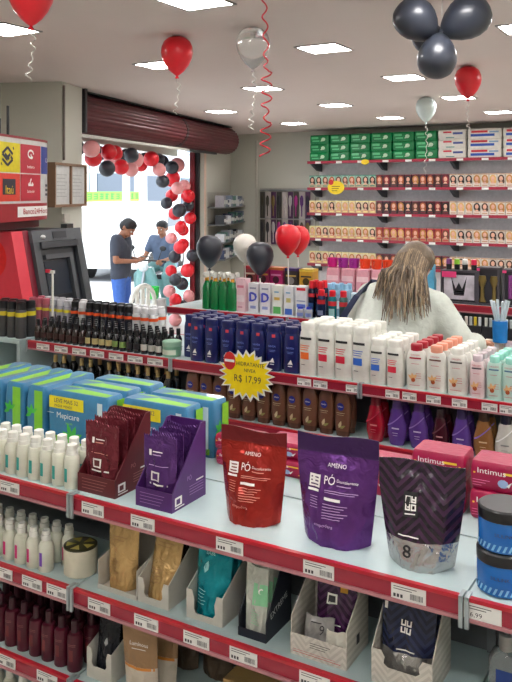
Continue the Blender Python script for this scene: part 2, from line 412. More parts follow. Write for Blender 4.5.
# ---- stand-up pouches
from mathutils import noise as mnoise
def pouch(w, hh, t, vs=0.84, taper=0.76, seed=0, mi_fn=None, wr=0.0028, nu=32, nv=40, lean=0.0, zig=False):
    rnd = random.Random(seed); ph = [rnd.uniform(0, 6.28) for _ in range(6)]; fq = [rnd.uniform(2, 5) for _ in range(6)]
    def half(v): return w / 2 * (taper + (1 - taper) * min(1, v / 0.75) ** 0.9)
    def g(v): return max(0.0, 1 - (v / vs) ** 1.7) if v < vs else 0.0
    def wrk(u, v): 
        a = wr * (0.25 + g(v) ** 0.5)
        q = Vector((u * w * 13 + seed * 3.1, v * hh * 15, seed * 1.7)); rid = 0.0
        for oc in (1.0, 1.9, 3.6): rid += (0.5 - abs(mnoise.noise(q * oc)) * 1.7) / oc ** 1.1
        return -a * 1.7 * rid * min(1, (1.02 - v) * 6) + 0.6 * a * (math.sin(fq[0] * 2 * u + fq[1] * 3 * v + ph[0]) * 0.5 + math.sin(fq[2] * 3 * u - fq[3] * 4 * v + ph[1]) * 0.35 + math.sin(fq[4] * 5 * u + fq[5] * 2.2 * v + ph[2]) * 0.3)
    def yf(x, z):
        v = min(max(z / hh, 0), 1); u = max(-1, min(1, x / half(v)))
        return -(t / 2) * (1 - abs(u) ** 2.6) * g(v) - 0.0012 + wrk(u, v) * (1 - u ** 4) + lean * z
    mb = MB(); k0 = 0
    for side in (0, 1):
        k = len(mb.v)
        for i in range(nv + 1):
            v = i / nv
            for j in range(nu + 1):
                u = -1 + 2 * j / nu; x = u * half(v); z = v * hh
                if v == 0: z = 0.004 * abs(u) ** 3
                if i == nv: z += 0.004 * math.sin(3 * u + ph[3]) + (0.003 * (-1) ** j if zig else 0)
                y = yf(x, v * hh)
                if side: y = (t / 2) * (1 - abs(u) ** 2.6) * g(v) + 0.0012 + wrk(u, v) * 0.8 * (1 - u ** 4) + lean * z
                mb.v.append((x, y, z))
        for i in range(nv):
            for j in range(nu):
                a = k + i * (nu + 1) + j; q = (a, a + 1, a + nu + 2, a + nu + 1)
                mb.f.append(q if side == 0 else q[::-1]); mb.m.append(mi_fn((i + 0.5) / nv) if mi_fn else 0)
    n2 = (nu + 1) * (nv + 1)
    for j in range(nu):
        mb.f.append((j, n2 + j, n2 + j + 1, j + 1)); mb.m.append(mi_fn(0) if mi_fn else 0)
        a = nv * (nu + 1) + j; mb.f.append((a, a + 1, n2 + a + 1, n2 + a)); mb.m.append(mi_fn(1) if mi_fn else 0)
    for i in range(nv):
        for j in (0, nu):
            a = i * (nu + 1) + j; b = a + nu + 1
            mb.f.append((a, b, n2 + b, n2 + a)); mb.m.append(mi_fn((i + .5) / nv) if mi_fn else 0)
    return mb, (lambda x, z: (x, yf(x, z) - 0.0012, z))
def rect(mb, fn, x0, x1, z0, z1, mi=0, n=4):
    for k in range(n):
        a = x0 + (x1 - x0) * k / n; b = x0 + (x1 - x0) * (k + 1) / n
        mb.poly([fn(a, z0), fn(b, z0), fn(b, z1), fn(a, z1)], mi)
def powder_print(fn, s=1.0, logo='AMENO'):
    m = MB()
    m.text(logo, 0.013 * s, fn, 0, 1.0, 0.004 * s, 0.176 * s)
    rect(m, fn, -0.062 * s, -0.034 * s, 0.125 * s, 0.152 * s, 0); 
    for a in range(3):
        rect(m, lambda x, z: Vector(fn(x, z)) + Vector((0, -0.0006, 0)), -0.058 * s, -0.038 * s, (0.129 + 0.0075 * a) * s, (0.132 + 0.0075 * a) * s, 1)
    rect(m, fn, -0.064 * s, -0.036 * s, 0.116 * s, 0.121 * s, 0)
    m.text('PÓ', 0.026 * s, fn, 0, 0.8, -0.012 * s, 0.142 * s)
    m.text('Descolorante', 0.009 * s, fn, 0, 1.05, 0.031 * s, 0.144 * s)
    rect(m, fn, 0.006 * s, 0.04 * s, 0.1335 * s, 0.1355 * s, 2)
    rect(m, fn, -0.022 * s, 0.058 * s, 0.121 * s, 0.1225 * s, 2, 6); rect(m, fn, -0.022 * s, 0.05 * s, 0.117 * s, 0.1182 * s, 2, 6)
    rect(m, fn, -0.022 * s, 0.018 * s, 0.101 * s, 0.107 * s, 0)
    for k in range(6): rect(m, fn, -0.024 * s, (0.035 - 0.008 * (k % 3)) * s, (0.092 - 0.006 * k) * s, (0.0935 - 0.006 * k) * s, 2, 6)
    for k in range(5): rect(m, fn, -0.058 * s, -0.038 * s, (0.104 - 0.006 * k) * s, (0.105 - 0.006 * k) * s, 2)
    m.text('empodera', 0.0105 * s, fn, 2, 1.1, -0.02 * s, 0.046 * s)
    return m
faint_r = M('faint_red_print', (214, 150, 136), 0.4); faint_v = M('faint_violet_print', (186, 158, 200), 0.4)
def solo_pouch(name, label, X, Y, z, w, hh, t, mats, taper, seed, mi_fn=None, printer=None, rz=0.0, pmats=None, lean=0.0, wr=0.0028, vs=0.84):
    th = thing(name, label, 'pouch', (X, Y, z), rz)
    mb, fn = pouch(w, hh, t, vs, taper, seed, mi_fn, lean=lean, wr=wr)
    mb.build('pouch_body', mats, th)
    if printer: printer(fn).build('print', pmats, th, False)
    return th
redf = M('red_foil', (168, 44, 36), 0.24, 0.6, var=0.12, wr=0.4); redd = M('red_foil_dark', (112, 20, 26), 0.3, 0.3, wr=0.25)
viof = M('violet_foil', (100, 52, 128), 0.24, 0.6, var=0.15, wr=0.4); viod = M('violet_foil_dark', (58, 26, 82), 0.3, 0.3, wr=0.25)
solo_pouch('bleach_powder_pouch', 'red foil stand-up pouch of powder between the purple carton and purple pouch', gx(253, 1.665), 1.668, Z1, 0.176, 0.22, 0.09, [redf, redd], 0.80, 3, lambda v: 1 if v > 0.84 else 0,
    lambda fn: powder_print(fn, 0.93), rz=D(6), pmats=[wht_ink, redd, faint_r])
solo_pouch('bleach_powder_pouch', 'purple foil stand-up pouch of powder beside the red pouch', gx(337, 1.66), 1.663, Z1, 0.198, 0.24, 0.085, [viof, viod], 0.80, 5, lambda v: 1 if v > 0.82 else 0,
    lambda fn: powder_print(fn, 1.0), rz=D(4), pmats=[wht_ink, viod, faint_v])
chv = chevron('chevron_black_purple', (34, 18, 36), (62, 38, 62))
silv = M('silver_foil', (186, 184, 184), 0.25, 0.85, var=0.1, wr=0.6)
def print8(fn):
    m = MB(); up = lambda x, z: Vector(fn(x, z)) + Vector((0, -0.0006, 0))
    rect(m, fn, -0.035, -0.004, 0.108, 0.158, 1)
    for i in range(2):
        for j in range(2):
            x0 = -0.031 + 0.0125 * i; z0 = 0.121 + 0.0155 * j
            rect(m, up, x0, x0 + 0.011, z0, z0 + 0.003, 0, 1); rect(m, up, x0, x0 + 0.003, z0, z0 + 0.013, 0, 1); rect(m, up, x0 + 0.008, x0 + 0.011, z0, z0 + 0.013, 0, 1)
            rect(m, up, x0, x0 + 0.011, z0 + (0.010 if i != j else 0.005), z0 + (0.013 if i != j else 0.008), 0, 1)
    rect(m, up, -0.031, -0.009, 0.113, 0.1155, 0, 1)
    rect(m, fn, -0.045, 0.0, 0.068, 0.0705, 0)
    m.text('8', 0.036, fn, 1, 1.15, -0.025, 0.037)
    return m
solo_pouch('hair_powder_pouch', 'black and silver patterned pouch marked 8 near the blue jars', gx(421, 1.65), 1.655, Z1, 0.186, 0.218, 0.09, [silv, chv], 0.74, 11, lambda v: 1 if v > 0.27 else 0, print8, rz=D(9), pmats=[wht_ink, M('ink_black', (14, 12, 16), 0.5)], vs=0.93)

# ---- display cartons with sachets
def text_plane(mb, s, size, org, ax, up, mi, cx=0, cy=0, sx=1):
    o = Vector(org); a = Vector(ax); u = Vector(up)
    mb.text(s, size, lambda x, y: o + a * x + u * y, mi, sx, cx, cy)
def quadp(mb, org, ax, up, a0, a1, b0, b1, mi):
    o = Vector(org); a = Vector(ax); u = Vector(up)
    mb.poly([o + a * a0 + u * b0, o + a * a1 + u * b0, o + a * a1 + u * b1, o + a * a0 + u * b1], mi)
def display_box(label, X, Y, w, dp, hb, hf, mat, matl):
    w += 0.004
    t = thing('display_carton', label, 'carton', (X, Y, Z1))
    MB().b2(-w / 2, w / 2, 0, dp, 0, 0.003).build('base', mat, t, False)
    MB().b2(-w / 2, w / 2, 0, 0.003, 0.003, hf).build('front_panel', mat, t, False)
    MB().b2(-w / 2, w / 2, dp - 0.003, dp, 0.003, hb).build('back_panel', mat, t, False)
    for s in (-1, 1):
        MB().prism([(0.003, 0.003), (dp - 0.003, 0.003), (dp - 0.003, hb), (dp - 0.02, hb), (0.003, hf)], lambda a, b, d_: (s * (w / 2) - s * d_, a, b), 0.003).build('side_panel', mat, t, False)
    p = MB(); p2 = MB()
    o = (w / 2 + 0.0006, 0, 0)
    quadp(p, o, (0, 1, 0), (0, 0, 1), 0.012, 0.042, 0.012, 0.034, 0); quadp(p, (w / 2 + 0.0009, 0, 0), (0, 1, 0), (0, 0, 1), 0.018, 0.034, 0.016, 0.029, 1); quadp(p, o, (0, 1, 0), (0, 0, 1), 0.012, 0.052, 0.006, 0.009, 0)
    quadp(p, o, (0, 1, 0), (0, 0, 1), dp - 0.045, dp - 0.012, 0.05, 0.054, 0)
    for k in range(4): quadp(p, o, (0, 1, 0), (0, 0, 1), dp - 0.075, dp - 0.012, 0.043 - k * 0.007, 0.0445 - k * 0.007, 2)
    for k in range(4): quadp(p2, (0, -0.0006, 0), (1, 0, 0), (0, 0, 1), -w * 0.38, w * (0.3 - 0.04 * k), hf * (0.75 - 0.17 * k), hf * (0.78 - 0.17 * k), 2)
    text_plane(p, 'PÓ', 0.016, (w / 2 + 0.0006, dp * 0.5, 0.066), (0, 1, 0), (0, 0, 1), 2)
    p.build('side_print', [wht_ink, mat, matl], t, False); p2.build('front_print', [wht_ink, mat, matl], t, False)
    return t
def sachets(label, group, X, Y, w, dp, hh, mat, matd, n, pm):
    for k in range(n):
        th = thing('foil_sachet', label if k else label.replace('standing', 'at the open front'), 'sachet', (X + random.uniform(-0.003, 0.003), Y + 0.022 + k * (dp - 0.046) / (n - 1), Z1 + 0.0037), random.uniform(-0.03, 0.03), group)
        mb, fn = pouch(w * 0.92, hh * random.uniform(0.95, 1.03), 0.02, 0.95, 0.93, int(-X * 100) + 7 * k, wr=0.0032, nu=24, nv=30, zig=True); mb.build('sachet_body', mat, th)
        p = MB(); rect(p, fn, -0.022, 0.006, 0.062, 0.086, 0); rect(p, lambda a, b: Vector(fn(a, b)) + Vector((0, -0.0006, 0)), -0.017, 0.001, 0.066, 0.082, 1, 2)
        rect(p, fn, -0.028, 0.03, 0.052, 0.056, 0); rect(p, fn, -0.03, 0.028, 0.1, 0.1015, 2); rect(p, fn, -0.03, -0.022, 0.125, 0.14, 0, 1); rect(p, fn, -0.018, 0.012, 0.134, 0.1365, 0); rect(p, fn, -0.018, 0.008, 0.126, 0.1285, 2)
        p.build('print', pm, th, False)
marc = M('maroon_carton', (92, 24, 32), 0.4); purc = M('purple_carton', (76, 30, 104), 0.4)
xa, xb = gx(78, 1.591), gx(114, 1.591)
display_box('maroon display carton of foil sachets beside the white teal striped bottles', (xa + xb) / 2, 1.592, xb - xa, 0.15, 0.195, 0.048, marc, M('maroon_light_print', (170, 112, 108), 0.4))
sachets('dark maroon foil sachet standing in the maroon display carton', 'sachets in the maroon carton', (xa + xb) / 2, 1.596, xb - xa, 0.145, 0.185, M('maroon_foil', (120, 44, 56), 0.25, 0.55, wr=0.6), redd, 4, [wht_ink, marc, faint_r])
xa, xb = gx(136, 1.591), gx(171, 1.591)
display_box('purple display carton of foil sachets left of the red pouch', (xa + xb) / 2, 1.592, xb - xa, 0.15, 0.195, 0.048, purc, M('purple_light_print', (158, 120, 178), 0.4))
sachets('dark purple foil sachet standing in the purple display carton', 'sachets in the purple carton', (xa + xb) / 2, 1.596, xb - xa, 0.145, 0.182, M('purple_foil', (92, 52, 122), 0.25, 0.55, wr=0.6), viod, 4, [wht_ink, purc, faint_v])

# ---- blue jars
bl = M('jar_blue', (8, 96, 176), 0.18, coat=0.6); blh = M('jar_lightblue', (120, 190, 230), 0.3)
jar = thing('hair_mask_jar', 'x', 'jar')
MB().sup([(0, 0.043, 0.043), (0.003, 0.047, 0.047), (0.052, 0.047, 0.047), (0.056, 0.044, 0.044)], 32).build('jar_body', bl, jar)
MB().sup([(0.055, 0.0475, 0.0475), (0.073, 0.0475, 0.0475), (0.076, 0.044, 0.044)], 32).build('lid', M('jar_lid', (24, 25, 28), 0.3), jar)
p = MB()
for k in range(26):
    a0 = D(-180 + k * 12)
    r = 0.0477
    p.poly([(r * math.cos(a0), r * math.sin(a0), 0.006), (r * math.cos(a0 + 0.09), r * math.sin(a0 + 0.09), 0.006), (r * math.cos(a0 + 0.2), r * math.sin(a0 + 0.2), 0.017), (r * math.cos(a0 + 0.11), r * math.sin(a0 + 0.11), 0.017)], 0)
cyl = lambda off: (lambda x, z: (0.0478 * math.sin(x / 0.0478 + off), -0.0478 * math.cos(x / 0.0478 + off), z))
p.text('SILILINK', 0.0085, cyl(0.0), 1, 1.1, -0.012, 0.034); p.text('k', 0.03, cyl(0.0), 1, 1.0, 0.026, 0.035)
p.build('print', [blh, M('ink_navy', (14, 22, 44), 0.4)], jar, False)
JP = Proto(jar); jx, jy = gx(503, 1.632), 1.636
JP((jx, jy, Z1), 0.35, 'blue jar with black lid directly on the shelf, under another blue jar', None, 1.12)
JP((jx + 0.002, jy + 0.003, Z1 + 0.0852), 0.45, 'blue jar with black lid stacked on top of another blue jar', None, 1.12)
# dark jar behind them
# ---- blue/green pad packs
padb = M('pad_blue', (56, 124, 166), 0.3, coat=0.2, wr=0.12); padg = M('pad_green', (132, 200, 48), 0.35); pady = M('pad_yellow', (240, 220, 30), 0.4); leaf = M('pad_leaf', (70, 190, 70), 0.35)
padw = M('pad_white', (214, 232, 236), 0.35)
def soft_box(mb, w, d_, hh, mi=0, r=0.012, puff=0.006):
    secs = []
    for z, k in ((0, -r), (r * 0.4, -r * 0.3), (hh * 0.25, puff * 0.7), (hh * 0.5, puff), (hh * 0.75, puff * 0.7), (hh - r * 0.4, -r * 0.3), (hh, -r)):
        secs.append((z, w / 2 + k * 0.5 - 0.003, d_ / 2 + k * 0.5, 11.0))
    return mb.sup(secs, 28, mi)
def leafshape(mb, fn, cx, cz, L, wd, ang, mi):
    pts = [(0, 0), (0.35, 0.5), (0.7, 0.35), (1, 0), (0.7, -0.35), (0.35, -0.5)]
    mb.poly([fn(cx + (a * math.cos(ang) * L - b * math.sin(ang) * wd), cz + (a * math.sin(ang) * L + b * math.cos(ang) * wd)) for a, b in pts], mi)
def pad_pack(label, group):
    t = thing('pad_pack', label, 'pack', group=group); w, d_, hh = 0.25, 0.083, 0.172
    soft_box(MB(), w, d_, hh).build('pack_body', padb, t)
    p = MB(); fn = lambda x, z: (x, -d_ / 2 - 0.0045, z)
    rect(p, fn, -0.115, 0.03, 0.118, 0.156, 0, 1)
    up = lambda x, z: (x, -d_ / 2 - 0.0052, z)
    p.text('LEVE MAIS 32', 0.0185, up, 1, 0.95, -0.043, 0.142); p.text('PAGUE MENOS', 0.011, up, 1, 1.0, -0.055, 0.126)
    p.text('Mepicare', 0.026, up, 2, 1.0, -0.035, 0.097); rect(p, up, -0.122, -0.095, 0.101, 0.1025, 2, 1); p.text('suave', 0.013, up, 3, 1, -0.03, 0.076)
    for a, L in ((1.9, 0.055), (1.2, 0.05), (2.6, 0.045), (0.5, 0.05), (3.0, 0.04)): leafshape(p, fn, -0.02, 0.025, L, 0.02, a, 4)
    p.poly([fn(-0.12, 0.012), fn(0.11, 0.012), fn(0.11, 0.03), fn(0.02, 0.02), fn(-0.06, 0.035), fn(-0.12, 0.03)], 3)
    rect(p, fn, 0.086, 0.106, 0.015, 0.155, 5, 1)
    p.poly([(-0.08, -0.03, hh + 0.0005), (0.11, -0.03, hh + 0.0005), (0.11, 0.0, hh + 0.0005), (-0.02, 0.012, hh + 0.0005)], 3)
    p.poly([(-0.11, 0.015, hh + 0.0005), (-0.02, 0.02, hh + 0.0005), (-0.06, 0.032, hh + 0.0005)], 3)
    e = lambda y, z: (w / 2 + 0.0025, y, z)      # end face: green band and leaf
    rect(p, e, -0.002, 0.034, 0.012, 0.16, 3, 1); 
    for a in (0.6, 1.6, 2.5, 3.6): leafshape(p, e, -0.014, 0.085, 0.03, 0.014, a, 4)
    p.build('print', [pady, M('ink_purple', (60, 40, 90), 0.5), wht_ink, padg, leaf, padw], t, False)
    return Proto(t)
PPk = pad_pack('large blue pad pack with yellow offer band behind the white bottles', 'blue pad packs facing the aisle')
PEk = pad_pack('blue pad pack turned end on showing a green band behind the white bottles', 'blue pad packs turned end on')
yA = 1.842 + 0.046
x1 = gx(47, yA - 0.044) + 0.127
LB = 'large blue pad pack with yellow offer band '
PPk((x1, yA, Z1), 0, LB + 'right behind the white bottles'); PPk((x1 + 0.272, yA + 0.035, Z1), D(-0.4), LB + 'behind the display cartons')
PPk((x1 + 0.0, yA + 0.0925, Z1), 0, LB + 'between two other packs'); PPk((x1 + 0.3, yA + 0.132, Z1), D(0.4), LB + 'at the end of the rear pack row')
for q in (0.02,): PPk((x1 + q, yA + 0.1845, Z1), 0, LB + 'in the rear pack row') 
for k in range(4): PEk((x1 - 0.187 - k * 0.1, 1.975, Z1), -PI / 2 + D(random.uniform(-0.8, 0.8)))
# ---- pink pad packs
pkb = M('pink_pack', (160, 4, 64), 0.38, wr=0.15); pkl = M('pink_light', (240, 120, 165), 0.4); pky = M('pink_pack_yellow', (245, 200, 60), 0.4)
t = thing('pink_pad_pack', 'bright pink pad pack in the stacks behind the foil pouches', 'pack', group='pink pad packs')
soft_box(MB(), 0.142, 0.1, 0.069, puff=0.004, r=0.008).build('pack_body', pkb, t)
p = MB(); fn = lambda x, z: (x, -0.0528, z * 0.8); up = lambda x, z: (x, -0.0534, z * 0.8)
p.text('Intimus', 0.024, up, 0, 1.0, -0.016, 0.06); rect(p, fn, 0.012, 0.05, 0.057, 0.064, 2, 1)
for k in range(10): a = k * 0.628; p.poly([up(0.012 + 0.013 * math.cos(a), 0.03 + 0.013 * math.sin(a)), up(0.012 + 0.013 * math.cos(a + 0.628), 0.03 + 0.013 * math.sin(a + 0.628)), up(0.012, 0.03)], 3)
p.poly([up(0.02, 0.026), up(0.034, 0.04), up(0.026, 0.02)], 0)
for k in range(3): rect(p, fn, -0.062, -0.02 - 0.01 * k, 0.03 - 0.008 * k, 0.032 - 0.008 * k, 1, 1)
for a, b in ((0.055, 0.05), (0.05, 0.02), (-0.06, 0.05), (0.06, 0.034)): rect(p, up, a, a + 0.005, b, b + 0.005, 2, 1)
p.build('print', [wht_ink, pkl, pky, M('pack_bluegrey', (150, 170, 205), 0.4)], t, False)
PK = Proto(t)
xs = gx(490, 1.885) + 0.15
for k in range(7):
    for l in range(2):
        PK((xs - k * 0.15 + random.uniform(-0.003, 0.003), 2.0 + (0.015 if k in (3, 5) else 0) + l * 0.008 * (k % 3), Z1 + l * (0.0697 if k < 3 else 0.0447)), random.uniform(-0.04, 0.04), 'bright pink pad pack ' + ('on the shelf under another' if l == 0 else 'stacked on top of another') + ' behind the foil pouches').scale = (1, 1, 1.0 if k < 3 else 0.64)

# ---- cartons on the second shelf
cart = M('carton_grey_white', (196, 194, 184), 0.6); cartc = chevron('carton_chevron', (206, 202, 192), (190, 186, 176), 0.03, 0.016, 0.6); cartk = M('carton_black', (22, 26, 40), 0.45)
def carton(label, X, Y, z, w, dp, hb, hf, mat, notch=0.0, hs=None, prt=None):
    """open display carton: hf front height, notch depth cut from the front edge, sides slope from hs to hb"""
    t = thing('display_carton', label, 'carton', (X, Y, z)); hs = hs or hf; w2 = w / 2; th = 0.0025
    MB().b2(-w2, w2, 0, dp, 0, th).build('base', mat, t, False)
    if notch: pts = [(-w2, th), (w2, th), (w2, hf), (w2 - w * 0.16, hf), (w2 - w * 0.22, hf - notch * 0.4), (w2 - w * 0.2, hf - notch * 0.8), (w2 - w * 0.27, hf - notch), (-w2 + w * 0.27, hf - notch), (-w2 + w * 0.2, hf - notch * 0.8), (-w2 + w * 0.22, hf - notch * 0.4), (-w2 + w * 0.16, hf), (-w2, hf)]
    else: pts = [(-w2, th), (w2, th), (w2, hf), (-w2, hf)]
    MB().prism(pts, lambda a, b, d_: (a, d_, b), th).build('front_panel', mat, t, False)
    MB().b2(-w2, w2, dp - th, dp, th, hb).build('back_panel', mat, t, False)
    for s in (-1, 1):
        MB().prism([(th, th), (dp - th, th), (dp - th, hb), (dp * 0.7, hb), (th, hs)], lambda a, b, d_: (s * w2 - s * d_, a, b), th).build('side_panel', mat, t, False)
    if prt:
        p, ms = prt; p.build('print', ms, t, False)
    return t
def cpouch(name, label, X, Y, z, w, hh, t, mat, seed, pf=None, pm=None, lean=0.15, rz=0.0, wr=0.003, vs=0.86, mi_fn=None):
    return solo_pouch(name, label, X, Y, z, w, hh, t, mat, 0.93, seed, mi_fn, pf, rz, pm, lean, wr, vs)
goldf = M('gold_foil', (204, 168, 112), 0.24, 0.55, var=0.12, wr=0.6); goldd = M('gold_ink', (120, 84, 40), 0.4)
def gp(fn):
    m = MB(); rect(m, fn, -0.03, 0.02, 0.13, 0.132, 0); rect(m, fn, -0.03, 0.01, 0.122, 0.124, 0)
    for k in range(5): rect(m, fn, -0.032, 0.0 - 0.004 * (k % 2), 0.07 - 0.007 * k, 0.072 - 0.007 * k, 0)
    return m
xa, xb = gx(97, 1.59), gx(136, 1.59); cx = (xa + xb) / 2
carton('low white carton under the tall gold pouch', cx, 1.592, Z2, xb - xa, 0.15, 0.1, 0.012, cart, 0, 0.075)
cpouch('gold_pouch', 'tall glossy gold pouch standing in a low white carton beside the tub', cx - 0.011, 1.632, Z2 + 0.0032, 0.1, 0.202, 0.05, goldf, 21, gp, [goldd], 0.03)
xa, xb = gx(137.5, 1.592), gx(168, 1.592); cx = (xa + xb) / 2
carton('white carton with cut out front holding a tilted gold pouch', cx, 1.594, Z2, xb - xa, 0.13, 0.12, 0.062, cart, 0.045, 0.062)
cpouch('gold_pouch', 'tilted glossy gold pouch in a white cut out carton', cx, 1.626, Z2 + 0.0032, 0.088, 0.178, 0.036, goldf, 22, gp, [goldd], 0.28)
cpouch('dark_pouch', 'dark brown pouch leaning behind the tilted gold pouch', cx, 1.672, Z2 + 0.0032, 0.086, 0.165, 0.024, M('dark_brown_foil', (44, 34, 30), 0.25, 0.3, wr=0.5), 23, None, None, 0.16)
xa, xb = gx(186, 1.594), gx(222, 1.594); cx = (xa + xb) / 2
carton('white carton with cut out front holding a teal pouch', cx, 1.596, Z2, xb - xa, 0.13, 0.12, 0.07, cart, 0.055, 0.07)
tealf = M('teal_foil', (16, 146, 160), 0.24, 0.5, var=0.1, wr=0.6); teald = M('teal_light', (150, 214, 214), 0.4)
def tpr(fn):
    m = MB(); m.text('CARE', 0.017, fn, 0, 0.9, -0.008, 0.162); m.text('BABE', 0.013, fn, 0, 0.9, -0.008, 0.147)
    for k in range(5): rect(m, fn, -0.035, -0.01 - 0.003 * (k % 3), 0.06 - 0.008 * k, 0.0615 - 0.008 * k, 0)
    leafshape(m, fn, -0.02, 0.1, 0.03, 0.014, 1.3, 0)
    return m
cpouch('teal_pouch', 'teal foil pouch in a white cut out carton', cx, 1.63, Z2 + 0.0032, 0.1, 0.2, 0.044, tealf, 24, tpr, [teald], 0.12)
cpouch('teal_pouch', 'second teal foil pouch tucked behind the front teal one', cx, 1.682, Z2 + 0.0032, 0.098, 0.18, 0.028, tealf, 25, None, None, 0.1)
# black carton with pale sachets
xa, xb = gx(238, 1.592), gx(266, 1.592); cx = (xa + xb) / 2
p = MB(); text_plane(p, 'EXTREME', 0.021, ((xb - xa) / 2 + 0.0006, 0.062, 0.062), (0, 0.95, 0.25), (0, -0.25, 0.95), 0)
carton('narrow black carton of pale mint sachets with white side lettering', cx, 1.592, Z2, xb - xa, 0.125, 0.165, 0.02, cartk, 0, 0.045, (p, [wht_ink]))
mintf = M('pale_sachet', (196, 200, 190), 0.25, 0.2, wr=0.5); mintg = M('sachet_green', (130, 196, 150), 0.4)
def mpr(fn):
    m = MB(); rect(m, fn, -0.008, 0.03, 0.07, 0.118, 0); m.text('9', 0.036, lambda a, b: Vector(fn(a, b)) + Vector((0, -0.0006, 0)), 1, 1.0, 0.014, 0.095)
    for k in range(6): rect(m, fn, -0.012, 0.012, 0.055 - 0.006 * k, 0.0565 - 0.006 * k, 0, 1)
    return m
th = cpouch('mint_sachet', 'pale mint sachet marked 9 in the black carton', cx, 1.612, Z2 + 0.0032, 0.06, 0.158, 0.014, mintf, 31, mpr, [mintg, wht_ink], 0.06)
tag(th, None, 'sachet', 'sachets in the black carton')
for k in range(3): dup(th, (cx, 1.635 + 0.023 * k, Z2 + 0.0032), random.uniform(-0.02, 0.02))
# white chevron carton with purple pouch
xa, xb = gx(290, 1.588), gx(346, 1.588); cx = (xa + xb) / 2; w = xb - xa
p = MB()
for k in range(3): quadp(p, (0, -0.0006, 0), (1, 0, 0), (0, 0, 1), -0.02, 0.03 - 0.006 * k, 0.036 - 0.005 * k, 0.0373 - 0.005 * k, 0)
quadp(p, (0, -0.0006, 0), (1, 0, 0), (0, 0, 1), -w * 0.45, w * 0.4, 0.008, 0.0092, 1); quadp(p, (0, -0.0006, 0), (1, 0, 0), (0, 0, 1), -w * 0.45, w * 0.3, 0.013, 0.0138, 1)
quadp(p, (w / 2 + 0.0006, 0, 0), (0, 1, 0), (0, 0, 1), 0.055, 0.072, 0.03, 0.052, 0)
carton('wide white patterned carton holding a purple pouch and loose sachets', cx, 1.59, Z2, w, 0.125, 0.145, 0.048, cartc, 0, 0.085, (p, [ink, M('red_line', (196, 60, 70), 0.5)]))
def ppr(fn):
    m = MB(); rect(m, fn, -0.018, 0.006, 0.1, 0.122, 0)
    rect(m, lambda a, b: Vector(fn(a, b)) + Vector((0, -0.0006, 0)), -0.014, 0.002, 0.104, 0.118, 2, 1)
    rect(m, fn, 0.012, 0.03, 0.128, 0.142, 1, 2); rect(m, fn, -0.02, 0.02, 0.058, 0.0605, 0); return m
chp = chevron('chevron_purple', (52, 22, 58), (78, 40, 82), 0.04, 0.018)
cpouch('purple_pouch', 'purple patterned pouch leaning in the wide white carton', cx + 0.012, 1.655, Z2 + 0.0035, 0.1, 0.188, 0.04, [chp], 33, ppr, [wht_ink, M('amber_print', (222, 160, 50), 0.4), ink], 0.1)
th = thing('small_sachet', 'flat silver grey sachet marked 9 lying at the front of the wide carton', 'sachet', (cx - 0.012, 1.612, Z2 + 0.0035), 0.05)
mb, fn = pouch(0.07, 0.075, 0.016, 0.9, 0.95, 35, lean=0.25); mb.build('sachet_body', M('sachet_grey', (150, 148, 146), 0.3, 0.3, wr=0.4), th)
p = MB(); p.text('9', 0.026, fn, 0, 1, 0.008, 0.05); rect(p, fn, -0.02, 0.005, 0.062, 0.064, 0); p.build('print', ink, th, False)
cpouch('white_sachet', 'crumpled white sachet lying beside the sachet marked 9', cx + 0.034, 1.607, Z2 + 0.0035, 0.05, 0.058, 0.018, M('sachet_white', (214, 210, 196), 0.4, wr=0.5), 36, None, None, 0.2)
# white chevron carton with navy pouch
xa = gx(371, 1.585); xb = gx(432, 1.585); cx = (xa + xb) / 2
carton('white patterned carton with notched front holding navy pouches', cx, 1.587, Z2, xb - xa, 0.13, 0.16, 0.072, cartc, 0.034, 0.072)
chn = chevron('chevron_navy', (18, 24, 50), (32, 40, 74), 0.04, 0.018)
def npr(fn):
    m = MB()
    for i in range(2):
        for j in range(2):
            x0 = -0.014 + 0.0125 * i; z0 = 0.1 + 0.0135 * j
            rect(m, fn, x0, x0 + 0.011, z0, z0 + 0.003, 0, 1); rect(m, fn, x0, x0 + 0.003, z0, z0 + 0.011, 0, 1); rect(m, fn, x0 + 0.008, x0 + 0.011, z0, z0 + 0.011, 0, 1)
    rect(m, fn, -0.02, 0.02, 0.066, 0.0685, 0); rect(m, fn, -0.055, -0.048, 0.136, 0.15, 0, 1); return m
cpouch('navy_pouch', 'navy patterned pouch at the front of the notched white carton', cx, 1.622, Z2 + 0.0032, 0.12, 0.172, 0.04, [silv, chn], 37, npr, [wht_ink], 0.12, mi_fn=lambda v: 1 if v > 0.36 else 0)
cpouch('navy_pouch', 'navy pouch mostly hidden behind the front navy pouch', cx, 1.672, Z2 + 0.0032, 0.118, 0.182, 0.028, chn, 38, None, None, 0.08)
# clear pump bottle, second shelf right
t = thing('pump_bottle', 'clear bottle with grey capped pump below the blue jars', 'bottle', (gx(506, 1.64), 1.645, Z2))
MB().sup([(0, 0.03, 0.02, 4), (0.004, 0.034, 0.023, 4), (0.1, 0.034, 0.023, 4), (0.112, 0.028, 0.019, 3), (0.12, 0.013, 0.013)], 20).build('bottle_body', M('clear_plastic', (200, 206, 208), 0.12, trans=0.8), t)
MB().sup([(0.118, 0.0145, 0.0145), (0.148, 0.0145, 0.0145), (0.149, 0.01, 0.01)], 20).build('collar', M('collar_grey', (150, 148, 146), 0.35, 0.4), t)
MB().tube([(0, 0, 0.148), (0, 0, 0.172), (0, 0.012, 0.176), (0, 0.03, 0.17)], 0.005, 8).build('pump', M('pump_clear', (150, 158, 162), 0.3), t)
p = MB(); rect(p, lambda x, z: (x, -0.0237, z), -0.016, 0.018, 0.03, 0.085, 0, 1); p.build('label', M('label_navy', (24, 60, 128), 0.4), t, False)
